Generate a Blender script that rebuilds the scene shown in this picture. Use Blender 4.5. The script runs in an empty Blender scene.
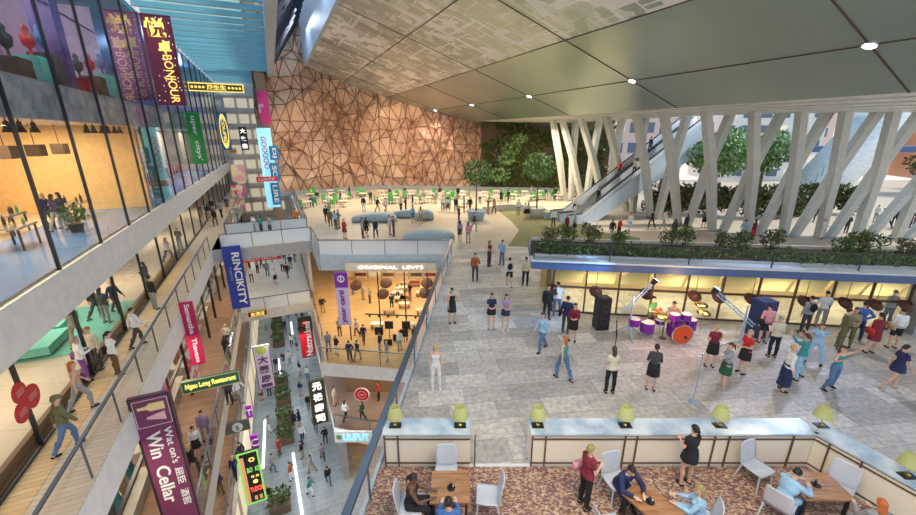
import bpy, bmesh, math, random
from mathutils import Vector, Matrix, Euler
from mathutils.noise import noise as nz
SC = bpy.context.scene
COL = SC.collection
PI = math.pi
R = math.radians
# ---------------------------------------------------------------- camera model (916 x 515 frame)
F = 390.0; PITCH = math.atan(122.5 / F); H = 8.2
sp, cp = math.sin(PITCH), math.cos(PITCH)
def ray(px, py):
    u = px - 458; v = py - 257.5
    return (u, F * cp - v * sp, -(F * sp + v * cp))
def G(px, py, z=0.0):
    """point where the sight line through a pixel meets the horizontal plane z"""
    r = ray(px, py); k = (z - H) / r[2]
    return Vector((r[0] * k, r[1] * k, z))
def Yp(px, py, y):
    r = ray(px, py); k = y / r[1]
    return Vector((r[0] * k, y, H + r[2] * k))
th = math.atan2(-188.0, F * cp + 122.5 * sp)
AX = Vector((math.sin(th), math.cos(th), 0))      # along the atrium
BX = Vector((math.cos(th), -math.sin(th), 0))     # across the atrium
def P(s, t, z=0.0):
    v = AX * s + BX * t
    return Vector((v.x, v.y, z))
def ST(p): return (p.x * AX.x + p.y * AX.y, p.x * BX.x + p.y * BX.y)
def onS(px, py, s):
    r = ray(px, py); k = s / (r[0] * AX.x + r[1] * AX.y)
    return Vector((r[0] * k, r[1] * k, H + r[2] * k))
def onT(px, py, t):
    r = ray(px, py); k = t / (r[0] * BX.x + r[1] * BX.y)
    return Vector((r[0] * k, r[1] * k, H + r[2] * k))
def onPlane(px, py, p0, n):
    r = Vector(ray(px, py)); c = Vector((0, 0, H)); k = (p0 - c).dot(n) / r.dot(n)
    return c + r * k
def ceilz(t): return 19.1 - 0.33 * t

# ---------------------------------------------------------------- materials
MATS = {}
def mat(name, col=(.8, .8, .8), rough=.5, metal=0.0, emit=None, es=0.0, alpha=1.0, var=0.0, vs=6.0, bump=0.0, spec=.5):
    if name in MATS: return MATS[name]
    m = bpy.data.materials.new(name); m.use_nodes = True
    nt = m.node_tree; b = nt.nodes['Principled BSDF']
    b.inputs['Base Color'].default_value = (*col, 1); b.inputs['Roughness'].default_value = rough
    b.inputs['Metallic'].default_value = metal
    b.inputs['Specular IOR Level'].default_value = spec
    if emit: b.inputs['Emission Color'].default_value = (*emit, 1); b.inputs['Emission Strength'].default_value = es
    b.inputs['Alpha'].default_value = alpha
    if var or bump:
        tc = nt.nodes.new('ShaderNodeTexCoord'); n = nt.nodes.new('ShaderNodeTexNoise')
        n.inputs['Scale'].default_value = vs; n.inputs['Detail'].default_value = 5
        nt.links.new(tc.outputs['Object'], n.inputs['Vector'])
        if var:
            mx = nt.nodes.new('ShaderNodeMix'); mx.data_type = 'RGBA'
            mx.inputs[6].default_value = (*[max(0, c * (1 - var)) for c in col], 1)
            mx.inputs[7].default_value = (*[min(1, c * (1 + var)) for c in col], 1)
            cr = nt.nodes.new('ShaderNodeMapRange'); cr.inputs[1].default_value = .3; cr.inputs[2].default_value = .7
            nt.links.new(n.outputs['Fac'], cr.inputs[0]); nt.links.new(cr.outputs[0], mx.inputs[0])
            nt.links.new(mx.outputs[2], b.inputs['Base Color'])
        if bump:
            bp = nt.nodes.new('ShaderNodeBump'); bp.inputs['Strength'].default_value = bump
            nt.links.new(n.outputs['Fac'], bp.inputs['Height']); nt.links.new(bp.outputs[0], b.inputs['Normal'])
    MATS[name] = m
    return m
def N(nt, typ, **kw):
    n = nt.nodes.new(typ)
    for k, v in kw.items():
        if k.startswith('i_'): n.inputs[k[2:].replace('_', ' ')].default_value = v
        elif k.startswith('n'): n.inputs[int(k[1:])].default_value = v
        else: setattr(n, k, v)
    return n
def base(name, rough=.5, metal=0.0):
    m = bpy.data.materials.new(name); m.use_nodes = True; MATS[name] = m
    nt = m.node_tree; b = nt.nodes['Principled BSDF']
    b.inputs['Roughness'].default_value = rough; b.inputs['Metallic'].default_value = metal
    return m, nt, b
def mixc(nt, fac, a, b):
    mx = nt.nodes.new('ShaderNodeMix'); mx.data_type = 'RGBA'
    for sock, val in ((0, fac), (6, a), (7, b)):
        if isinstance(val, bpy.types.NodeSocket): nt.links.new(val, mx.inputs[sock])
        elif isinstance(val, (int, float)): mx.inputs[sock].default_value = val
        else: mx.inputs[sock].default_value = (*val, 1)
    return mx.outputs[2]
def coords(nt, rot=0.0, scale=(1, 1, 1), rx=0.0):
    tc = nt.nodes.new('ShaderNodeTexCoord'); mp = nt.nodes.new('ShaderNodeMapping')
    mp.inputs['Rotation'].default_value = (rx, 0, rot); mp.inputs['Scale'].default_value = scale
    g = nt.nodes.new('ShaderNodeNewGeometry')
    nt.links.new(g.outputs['Position'], mp.inputs['Vector'])
    return mp.outputs['Vector']
def noise(nt, vec, scale, detail=4, lo=.3, hi=.7):
    n = N(nt, 'ShaderNodeTexNoise'); n.inputs['Scale'].default_value = scale; n.inputs['Detail'].default_value = detail
    nt.links.new(vec, n.inputs['Vector'])
    c = nt.nodes.new('ShaderNodeMapRange'); c.inputs[1].default_value = lo; c.inputs[2].default_value = hi
    nt.links.new(n.outputs['Fac'], c.inputs[0]); return c.outputs[0]
def brick(nt, vec, w, h, c1, c2, mortar, ms=.01, off=.5, bias=0.0):
    b = N(nt, 'ShaderNodeTexBrick'); nt.links.new(vec, b.inputs['Vector'])
    b.inputs['Color1'].default_value = (*c1, 1); b.inputs['Color2'].default_value = (*c2, 1); b.inputs['Mortar'].default_value = (*mortar, 1)
    b.inputs['Scale'].default_value = 1; b.inputs['Brick Width'].default_value = w; b.inputs['Row Height'].default_value = h
    b.inputs['Mortar Size'].default_value = ms; b.inputs['Bias'].default_value = bias; b.offset = off
    return b.outputs['Color']
# stone floor of the plaza
m, nt, b = base('plaza_stone', .5)
v = coords(nt, -.12)
c = brick(nt, v, 1.5, .8, (.46, .43, .40), (.78, .73, .66), (.46, .44, .41), .014, .37)
c2 = brick(nt, v, .5, .2, (.84, .84, .86), (1, 1, 1), (.82, .82, .84), .012)
mul = N(nt, 'ShaderNodeMix', data_type='RGBA', blend_type='MULTIPLY'); mul.inputs[0].default_value = 1
nt.links.new(c, mul.inputs[6]); nt.links.new(c2, mul.inputs[7])
big = noise(nt, v, .35, 3)
c = mixc(nt, big, mul.outputs[2], (.42, .42, .43))
fin = N(nt, 'ShaderNodeMix', data_type='RGBA', blend_type='MIX')
grain = noise(nt, v, 7, 6, .35, .65)
cg = mixc(nt, grain, (.72, .72, .72), (1.15, 1.12, 1.08))
mul2 = N(nt, 'ShaderNodeMix', data_type='RGBA', blend_type='MULTIPLY'); mul2.inputs[0].default_value = .8
nt.links.new(mul.outputs[2], mul2.inputs[6]); nt.links.new(cg, mul2.inputs[7])
nt.links.new(mul2.outputs[2], b.inputs['Base Color'])
# pale warm paving of the far plaza
m, nt, b = base('far_paving', .45)
v = coords(nt, -.12); c = brick(nt, v, 3, 1.2, (.56, .45, .34), (.66, .56, .44), (.46, .38, .30), .03)
nt.links.new(mixc(nt, noise(nt, v, 1.2, 4), c, (.58, .50, .40)), b.inputs['Base Color'])
# wooden decks, boards run across the walkway
def deckmat(name, c1, c2, seam, w=.16, rot=None):
    m, nt, b = base(name, .5)
    v = coords(nt, (th if rot is None else rot)); c = brick(nt, v, 3.4, w, c1, c2, seam, .012, .4)
    nt.links.new(mixc(nt, noise(nt, v, 3, 5), c, c1), b.inputs['Base Color'])
    return m
deckmat('deck_wood', (.72, .44, .20), (.90, .64, .36), (.30, .18, .10), .17, rot=th)
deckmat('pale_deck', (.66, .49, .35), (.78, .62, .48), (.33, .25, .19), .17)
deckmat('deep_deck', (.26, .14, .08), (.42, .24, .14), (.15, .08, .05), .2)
deckmat('shop_wood', (.60, .38, .17), (.74, .52, .27), (.42, .26, .12), .3)
# mall street
m, nt, b = base('street_paving', .3)
v = coords(nt, th); c = brick(nt, v, .9, .45, (.20, .24, .26), (.36, .39, .40), (.15, .18, .20), .03)
nt.links.new(mixc(nt, noise(nt, v, .5, 3), c, (.32, .38, .43)), b.inputs['Base Color'])
# carpet
m, nt, b = base('cafe_carpet', .95)
v = coords(nt, .5, (1, 1.7, 1))
vo = N(nt, 'ShaderNodeTexVoronoi'); vo.inputs['Scale'].default_value = 18; nt.links.new(v, vo.inputs['Vector'])
sx = N(nt, 'ShaderNodeSeparateColor'); nt.links.new(vo.outputs['Color'], sx.inputs[0])
cr = N(nt, 'ShaderNodeValToRGB'); nt.links.new(sx.outputs[0], cr.inputs[0])
e = cr.color_ramp; e.interpolation = 'CONSTANT'
e.elements[0].color = (.20, .10, .10, 1); e.elements[1].position = .3; e.elements[1].color = (.38, .21, .14, 1)
for p_, c_ in ((.5, (.52, .34, .22)), (.75, (.22, .13, .16)), (.87, (.64, .48, .34))):
    q = e.elements.new(p_); q.color = (*c_, 1)
nt.links.new(cr.outputs[0], b.inputs['Base Color'])
# marble
m, nt, b = base('blue_marble', .25)
v = coords(nt, .3)
n1 = noise(nt, v, 1.6, 8, .38, .62); nt.links.new(mixc(nt, n1, (.38, .50, .62), (.74, .80, .85)), b.inputs['Base Color'])
# table wood
m, nt, b = base('walnut_top', .35)
v = coords(nt, .2, (1, 9, 1)); nt.links.new(mixc(nt, noise(nt, v, 2.2, 6), (.28, .12, .05), (.52, .27, .13)), b.inputs['Base Color'])
# brushed metal ceiling with the pale printed map
def ceilmat(name, map_):
    m, nt, b = base(name, .30, .75)
    v = coords(nt, th)
    basec = mixc(nt, noise(nt, v, .12, 2), (.36, .46, .44), (.50, .58, .52))
    if map_:
        k1 = brick(nt, v, 2.3, 1.5, (0, 0, 0), (0, 0, 0), (1, 1, 1), .06, .3)
        k2 = brick(nt, v, 1.1, .5, (0, 0, 0), (1, 1, 1), (.3, .3, .3), .05, .4)
        k3 = brick(nt, v, 5.2, 4.1, (0, 0, 0), (.35, .35, .35), (1, 1, 1), .12, .6)
        vv = N(nt, 'ShaderNodeTexVoronoi', distance='CHEBYCHEV'); vv.inputs['Scale'].default_value = 1.1; nt.links.new(v, vv.inputs['Vector'])
        vs_ = N(nt, 'ShaderNodeSeparateColor'); nt.links.new(vv.outputs['Color'], vs_.inputs[0]); vg = N(nt, 'ShaderNodeMath', operation='GREATER_THAN'); vg.inputs[1].default_value = .62; nt.links.new(vs_.outputs[0], vg.inputs[0]); k2 = vg.outputs[0]
        a1 = N(nt, 'ShaderNodeMix', data_type='RGBA', blend_type='LIGHTEN'); a1.inputs[0].default_value = 1
        nt.links.new(k1, a1.inputs[6]); nt.links.new(k3, a1.inputs[7])
        a2 = N(nt, 'ShaderNodeMix', data_type='RGBA', blend_type='ADD'); a2.inputs[0].default_value = .8
        nt.links.new(a1.outputs[2], a2.inputs[6]); nt.links.new(k2, a2.inputs[7])
        v3 = N(nt, 'ShaderNodeTexVoronoi', distance='CHEBYCHEV'); v3.inputs['Scale'].default_value = .33; nt.links.new(v, v3.inputs['Vector'])
        s3 = N(nt, 'ShaderNodeSeparateColor'); nt.links.new(v3.outputs['Color'], s3.inputs[0]); r3 = N(nt, 'ShaderNodeMapRange'); r3.inputs[1].default_value = .1; r3.inputs[2].default_value = .7; r3.inputs[3].default_value = .34; nt.links.new(s3.outputs[1], r3.inputs[0]); ms_ = r3.outputs[0]
        g = N(nt, 'ShaderNodeMath', operation='MULTIPLY'); nt.links.new(a2.outputs[2], g.inputs[0]); nt.links.new(ms_, g.inputs[1])
        g2 = N(nt, 'ShaderNodeMath', operation='MULTIPLY'); nt.links.new(g.outputs[0], g2.inputs[0]); g2.inputs[1].default_value = 1.0
        basec = mixc(nt, g2.outputs[0], basec, (.96, .98, .94))
        mt = N(nt, 'ShaderNodeMapRange'); mt.inputs[3].default_value = .7; mt.inputs[4].default_value = 0
        nt.links.new(g2.outputs[0], mt.inputs[0]); nt.links.new(mt.outputs[0], b.inputs['Metallic'])
    nt.links.new(basec, b.inputs['Base Color'])
    bp = N(nt, 'ShaderNodeBump'); bp.inputs['Strength'].default_value = .12; bp.inputs['Distance'].default_value = .4
    nt.links.new(noise(nt, v, .35, 2, 0, 1), bp.inputs['Height']); nt.links.new(bp.outputs[0], b.inputs['Normal'])
    return m
ceilmat('ceiling_metal', False); ceilmat('ceiling_map', True)
# faceted far wall
m, nt, b = base('facet_copper', .5)
v = coords(nt, 0)
n1 = noise(nt, v, .12, 4, .4, .62); n2 = noise(nt, v, 1.3, 6, .35, .65)
c = mixc(nt, n1, (.30, .14, .08), (.90, .70, .52)); nt.links.new(mixc(nt, n2, c, (.62, .40, .28)), b.inputs['Base Color'])
mm = nt.nodes.new('ShaderNodeMix')
# glass
def glassmat(name, tint, refl, rough=.02, gc=(1, 1, 1)):
    m = bpy.data.materials.new(name); m.use_nodes = True; MATS[name] = m
    nt = m.node_tree; nt.nodes.clear()
    o = N(nt, 'ShaderNodeOutputMaterial'); t = N(nt, 'ShaderNodeBsdfTransparent'); g = N(nt, 'ShaderNodeBsdfGlossy')
    t.inputs[0].default_value = (*tint, 1); g.inputs['Roughness'].default_value = rough; g.inputs[0].default_value = (*gc, 1)
    mx = N(nt, 'ShaderNodeMixShader'); lw = N(nt, 'ShaderNodeLayerWeight'); lw.inputs[0].default_value = refl
    nt.links.new(lw.outputs['Fresnel'], mx.inputs[0]); nt.links.new(t.outputs[0], mx.inputs[1]); nt.links.new(g.outputs[0], mx.inputs[2])
    nt.links.new(mx.outputs[0], o.inputs[0]); return m
glassmat('clear_glass', (.93, .96, .97), .22)
glassmat('facade_glass', (.90, .95, .98), .16)
def frosted(name, col, a):
    m = bpy.data.materials.new(name); m.use_nodes = True; MATS[name] = m
    nt = m.node_tree; nt.nodes.clear()
    o = N(nt, 'ShaderNodeOutputMaterial'); t = N(nt, 'ShaderNodeBsdfTransparent'); g = N(nt, 'ShaderNodeBsdfPrincipled')
    g.inputs['Base Color'].default_value = (*col, 1); g.inputs['Roughness'].default_value = .15
    mx = N(nt, 'ShaderNodeMixShader'); mx.inputs[0].default_value = a
    nt.links.new(t.outputs[0], mx.inputs[1]); nt.links.new(g.outputs[0], mx.inputs[2]); nt.links.new(mx.outputs[0], o.inputs[0]); return m
frosted('pale_glass', (.84, .91, 1.0), .72)
frosted('rail_glass', (.75, .85, 1.0), .34)
# foliage
def leafmat(name, c1, c2):
    m, nt, b = base(name, .5); v = coords(nt, 0)
    nt.links.new(mixc(nt, noise(nt, v, 5, 3), c1, c2), b.inputs['Base Color']); return m
leafmat('leaf_dark', (.02, .05, .015), (.09, .14, .03)); leafmat('leaf_mid', (.05, .13, .03), (.18, .30, .07))
leafmat('leaf_moss', (.04, .05, .012), (.20, .19, .04)); leafmat('leaf_light', (.12, .30, .10), (.38, .55, .25))
leafmat('leaf_brown', (.10, .07, .03), (.22, .16, .07))
for nm, c, r_, me in (('white_paint', (.80, .80, .80), .4, 0), ('pale_blue_paint', (.50, .60, .70), .4, 0), ('slab_grey', (.42, .43, .45), .5, 0),
        ('band_blue', (.07, .13, .30), .4, 0), ('dark_metal', (.05, .05, .06), .35, .6), ('rail_metal', (.16, .19, .24), .3, .7),
        ('steel', (.55, .58, .62), .25, .9), ('black_plastic', (.015, .015, .02), .35, 0), ('cream_panel', (.86, .74, .58), .5, 0),
        ('bronze_line', (.16, .10, .07), .4, .3), ('column_white', (.62, .64, .62), .35, 0), ('beige_wall', (.52, .42, .33), .6, 0),
        ('brown_wall', (.24, .14, .08), .6, 0), ('deep_brown', (.10, .06, .04), .6, 0), ('grey_wall', (.36, .36, .37), .6, 0),
        ('chair_plastic', (.60, .63, .70), .35, 0), ('purple_shell', (.20, .02, .34), .25, 0), ('drum_skin', (.80, .78, .72), .5, 0),
        ('orange_skin', (.85, .10, .02), .4, 0), ('gold_metal', (.75, .50, .15), .25, 1), ('chrome', (.8, .8, .82), .12, 1),
        ('soil', (.06, .04, .03), .9, 0), ('bark', (.18, .12, .08), .8, 0), ('sofa_blue', (.36, .48, .55), .6, 0), ('stone_white', (.66, .64, .60), .6, 0),
        ('red_disc', (.55, .02, .03), .4, 0), ('brown_disc', (.085, .025, .015), .6, 0), ('teal_seat', (.12, .48, .40), .6, 0),
        ('green_seat', (.10, .42, .12), .5, 0), ('orange_wall', (.88, .58, .27), .6, 0), ('violet_wall', (.42, .32, .42), .6, 0),
        ('column_blue', (.10, .12, .32), .4, 0), ('shop_yellow', (.62, .46, .26), .6, 0), ('concrete', (.50, .50, .50), .7, 0)):
    mat(nm, c, r_, me, var=.07 if me == 0 else 0, vs=3)
M_ = MATS

# ---------------------------------------------------------------- mesh builder
class MB:
    def __init__(s): s.v = []; s.f = []; s.mi = []; s.cur = 0
    def add(s, vs, fs):
        o = len(s.v); s.v += [tuple(v) for v in vs]; s.f += [tuple(i + o for i in f) for f in fs]; s.mi += [s.cur] * len(fs); return s
    def box(s, c, d, rz=0.0, mt=None):
        c = Vector(c); M = mt or Matrix.Rotation(rz, 3, 'Z')
        vs = [c + M @ Vector((x * d[0] / 2, y * d[1] / 2, z * d[2] / 2)) for z in (-1, 1) for x, y in ((-1, -1), (1, -1), (1, 1), (-1, 1))]
        return s.add(vs, [(3, 2, 1, 0), (4, 5, 6, 7), (0, 1, 5, 4), (1, 2, 6, 5), (2, 3, 7, 6), (3, 0, 4, 7)])
    def boxA(s, s0, s1, t0, t1, z0, z1):
        c = P((s0 + s1) / 2, (t0 + t1) / 2, (z0 + z1) / 2)
        return s.box(c, (abs(t1 - t0), abs(s1 - s0), abs(z1 - z0)), -th)
    def bar(s, a, b, w, h=None, up=Vector((0, 0, 1))):
        a, b = Vector(a), Vector(b); h = h or w; d = b - a; L = d.length
        if L < 1e-6: return s
        d = d / L; x = d.cross(up)
        if x.length < 1e-3: x = d.cross(Vector((0, 1, 0)))
        x.normalize(); z = x.cross(d)
        M = Matrix((x, d, z)).transposed()
        return s.box((a + b) / 2, (w, L, h), mt=M)
    def tube(s, a, b, r0, r1=None, n=8, cap=True):
        a, b = Vector(a), Vector(b); r1 = r0 if r1 is None else r1; d = (b - a)
        if d.length < 1e-6: return s
        q = d.to_track_quat('Z', 'Y'); vs = []
        for p_, r_ in ((a, r0), (b, r1)):
            for i in range(n): vs.append(p_ + q @ Vector((r_ * math.cos(2 * PI * i / n), r_ * math.sin(2 * PI * i / n), 0)))
        fs = [(i, (i + 1) % n, n + (i + 1) % n, n + i) for i in range(n)]
        if cap: fs += [tuple(range(n - 1, -1, -1)), tuple(range(n, 2 * n))]
        return s.add(vs, fs)
    def path(s, pts, r, n=8):
        pts = [Vector(p_) for p_ in pts]
        for a, b in zip(pts, pts[1:]): s.tube(a, b, r, r, n)
        return s
    def lathe(s, prof, c=(0, 0, 0), n=16, mt=None, cap=True):
        c = Vector(c); vs = []
        for r_, z in prof:
            for i in range(n):
                p_ = Vector((r_ * math.cos(2 * PI * i / n), r_ * math.sin(2 * PI * i / n), z))
                vs.append(c + (mt @ p_ if mt else p_))
        fs = []
        for k in range(len(prof) - 1):
            for i in range(n): fs.append((k * n + i, k * n + (i + 1) % n, (k + 1) * n + (i + 1) % n, (k + 1) * n + i))
        if cap:
            fs.append(tuple(range(n - 1, -1, -1))); o = (len(prof) - 1) * n; fs.append(tuple(range(o, o + n)))
        return s.add(vs, fs)
    def ell(s, c, r, mt=None, nu=14, nv=9):
        c = Vector(c); vs = [c + (mt @ Vector((0, 0, -r[2])) if mt else Vector((0, 0, -r[2])))]
        for j in range(1, nv):
            a = -PI / 2 + PI * j / nv
            for i in range(nu):
                b = 2 * PI * i / nu
                p_ = Vector((r[0] * math.cos(a) * math.cos(b), r[1] * math.cos(a) * math.sin(b), r[2] * math.sin(a)))
                vs.append(c + (mt @ p_ if mt else p_))
        vs.append(c + (mt @ Vector((0, 0, r[2])) if mt else Vector((0, 0, r[2]))))
        fs = [(0, 1 + (i + 1) % nu, 1 + i) for i in range(nu)]
        for j in range(nv - 2):
            for i in range(nu):
                a = 1 + j * nu; fs.append((a + i, a + (i + 1) % nu, a + nu + (i + 1) % nu, a + nu + i))
        a = 1 + (nv - 2) * nu; t = len(vs) - 1
        fs += [(a + i, a + (i + 1) % nu, t) for i in range(nu)]
        return s.add(vs, fs)
    def cap(s, a, b, r0, r1, n=10):
        s.tube(a, b, r0, r1, n); s.ell(a, (r0,) * 3, nu=n, nv=6); s.ell(b, (r1,) * 3, nu=n, nv=6); return s
    def prism(s, poly, z0, z1):
        n = len(poly); vs = [(x, y, z0) for x, y in poly] + [(x, y, z1) for x, y in poly]
        return s.add(vs, [tuple(range(n - 1, -1, -1)), tuple(range(n, 2 * n))] + [(i, (i + 1) % n, n + (i + 1) % n, n + i) for i in range(n)])
    def quad(s, a, b, c, d): return s.add([a, b, c, d], [(0, 1, 2, 3)])
    def mesh(s, name, smooth=False):
        me = bpy.data.meshes.new(name); me.from_pydata(s.v, [], s.f)
        if any(s.mi): me.polygons.foreach_set('material_index', s.mi)
        bm = bmesh.new(); bm.from_mesh(me); bmesh.ops.recalc_face_normals(bm, faces=bm.faces); bm.to_mesh(me); bm.free()
        if smooth: me.polygons.foreach_set('use_smooth', [True] * len(me.polygons))
        me.update(); return me
    def build(s, name, m, parent=None, smooth=False, local=False):
        me = s.mesh(name, smooth)
        for q in (m if isinstance(m, (list, tuple)) else [m]): me.materials.append(M_[q] if isinstance(q, str) else q)
        o = bpy.data.objects.new(name, me); COL.objects.link(o)
        if parent:
            o.parent = parent
            if not local: o.location = -wloc(parent)
        return o
def wloc(o):
    v = Vector(o.location)
    while o.parent: o = o.parent; v = v + Vector(o.location)
    return v
def tag(o, label=None, cat=None, group=None, kind=None):
    if label: o['label'] = label
    if cat: o['category'] = cat
    if group: o['group'] = group
    if kind: o['kind'] = kind
    return o
def E_(name, loc, label, cat, group=None, rz=0.0):
    o = bpy.data.objects.new(name, None); COL.objects.link(o); o.location = loc; o.rotation_euler = (0, 0, rz)
    o.empty_display_size = .1
    return tag(o, label, cat, group)
def struct(name, mb, m, smooth=False): return tag(mb.build(name, m, None, smooth), kind='structure')
def copy_tree(o, parent=None):
    c = o.copy(); COL.objects.link(c); c.parent = parent
    for ch in list(o.children): copy_tree(ch, c)
    return c
def kids(o, out=None):
    out = [] if out is None else out
    for ch in o.children: out.append(ch); kids(ch, out)
    return out
# ---------------------------------------------------------------- people
DG = bpy.context.evaluated_depsgraph_get
def remesh(mb, vox, smooth=2):
    me = mb.mesh('raw'); o = bpy.data.objects.new('raw', me); COL.objects.link(o)
    md = o.modifiers.new('r', 'REMESH'); md.mode = 'VOXEL'; md.voxel_size = vox
    ms = o.modifiers.new('s', 'SMOOTH'); ms.factor = .5; ms.iterations = smooth
    bpy.context.view_layer.update()
    r = bpy.data.meshes.new_from_object(o.evaluated_get(DG()), depsgraph=DG())
    bpy.data.objects.remove(o); bpy.data.meshes.remove(me); r.polygons.foreach_set('use_smooth', [True] * len(r.polygons))
    return r
def V(*a): return Vector(a).normalized()
D = V(0, 0, -1)
# pose: upper arm / forearm / thigh / shank directions for (left=-x side, right=+x side) ; figure faces -Y
POSES = {
 'stand': dict(ua=(V(-.18, .02, -1), V(.18, .02, -1)), fa=(V(-.05, -.2, -1), V(.05, -.2, -1)), th=(V(-.06, 0, -1), V(.08, -.03, -1)), sh=(V(0, .02, -1), V(.02, .03, -1))),
 'walk': dict(ua=(V(-.15, -.35, -1), V(.15, .4, -1)), fa=(V(0, -.65, -1), V(0, .05, -1)), th=(V(-.03, .38, -1), V(.03, -.45, -1)), sh=(V(0, .6, -1), V(0, .02, -1))),
 'stride': dict(ua=(V(-.15, .4, -1), V(.2, -.35, -1)), fa=(V(0, 0, -1), V(0, -.8, -1)), th=(V(-.03, -.5, -1), V(.03, .35, -1)), sh=(V(0, .05, -1), V(0, .55, -1))),
 'hold': dict(ua=(V(-.2, -.12, -1), V(.2, -.12, -1)), fa=(V(.45, -.9, .1), V(-.45, -.9, .15)), th=(V(-.07, 0, -1), V(.05, -.08, -1)), sh=(V(0, .03, -1), V(0, .1, -1))),
 'cross': dict(ua=(V(-.28, -.2, -1), V(.28, -.2, -1)), fa=(V(.9, -.55, .12), V(-.9, -.5, .25)), th=(V(-.08, 0, -1), V(.12, -.05, -1)), sh=(V(0, .03, -1), V(.05, .05, -1))),
 'hip': dict(ua=(V(-.62, .15, -.8), V(.2, 0, -1)), fa=(V(.75, -.15, -.6), V(.05, -.3, -1)), th=(V(-.12, 0, -1), V(.06, -.1, -1)), sh=(V(-.05, .03, -1), V(0, .1, -1))),
 'point': dict(ua=(V(-.2, .05, -1), V(.75, -.6, -.05)), fa=(V(0, -.35, -1), V(.7, -.7, .1)), th=(V(-.1, 0, -1), V(.1, -.1, -1)), sh=(V(-.02, .03, -1), V(.02, .08, -1))),
 'dance': dict(ua=(V(-.7, -.4, -.4), V(.7, -.2, .25)), fa=(V(-.1, -.8, .6), V(.2, -.5, .85)), th=(V(-.22, -.2, -1), V(.3, .15, -1)), sh=(V(-.05, .35, -1), V(.1, .2, -1))),
 'phone': dict(ua=(V(-.15, 0, -1), V(.35, -.35, -.85)), fa=(V(0, -.3, -1), V(-.35, -.15, .95)), th=(V(-.07, .02, -1), V(.09, -.1, -1)), sh=(V(0, .03, -1), V(0, .1, -1))),
 'sit': dict(ua=(V(-.2, -.55, -.85), V(.2, -.55, -.85)), fa=(V(.25, -.95, .12), V(-.25, -.95, .05)), th=(V(-.14, -1, -.08), V(.14, -1, -.08)), sh=(V(0, .05, -1), V(0, -.1, -1)), lean=-.15),
 'slump': dict(ua=(V(-.35, -.75, -.6), V(.35, -.75, -.6)), fa=(V(.6, -.8, .05), V(-.6, -.8, .1)), th=(V(-.14, -1, -.08), V(.14, -1, -.08)), sh=(V(0, .2, -1), V(0, .25, -1)), lean=-.5),
 'drum': dict(ua=(V(-.4, -.6, -.6), V(.4, -.5, -.5)), fa=(V(.1, -.95, -.1), V(-.1, -.9, .35)), th=(V(-.45, -.9, -.1), V(.45, -.9, -.1)), sh=(V(0, -.1, -1), V(0, -.1, -1)), lean=-.12),
 'ride': dict(ua=(V(-.2, -.1, -1), V(.35, -.5, -.7)), fa=(V(0, -.2, -1), V(.2, -.95, 0)), th=(V(-.06, -.1, -1), V(.08, .05, -1)), sh=(V(0, .1, -1), V(.02, .05, -1))),
}
def skeleton(pose, fem):
    p_ = POSES[pose]; lean = p_.get('lean', -.03); sw = .142 if fem else .168; hw = .09
    pel = Vector((0, 0, 0)); up = Vector((0, lean, 1)).normalized()
    j = {'pel': pel, 'waist': pel + up * .13, 'chest': pel + up * .33, 'neck': pel + up * .50}
    hv = (up + Vector((0, -.12, .5))).normalized(); j['head'] = j['neck'] + hv * .155; j['hup'] = hv
    for i, sgn in enumerate((-1, 1)):
        sh = pel + up * .435 + Vector((sgn * sw, 0, 0)); el = sh + p_['ua'][i] * .285; wr = el + p_['fa'][i] * .25
        hp = pel + Vector((sgn * hw, 0, -.03)); kn = hp + p_['th'][i] * .43; an = kn + p_['sh'][i] * .42
        j[('sh', i)] = sh; j[('el', i)] = el; j[('wr', i)] = wr; j[('hp', i)] = hp; j[('kn', i)] = kn; j[('an', i)] = an
        j[('fd', i)] = p_['fa'][i]
    low = min(j[('an', 0)].z, j[('an', 1)].z)
    off = Vector((0, 0, .075 - low))
    for k in list(j):
        if k != 'hup' and not (isinstance(k, tuple) and k[0] == 'fd'): j[k] = j[k] + off
    return j
BONES = {}
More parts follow.
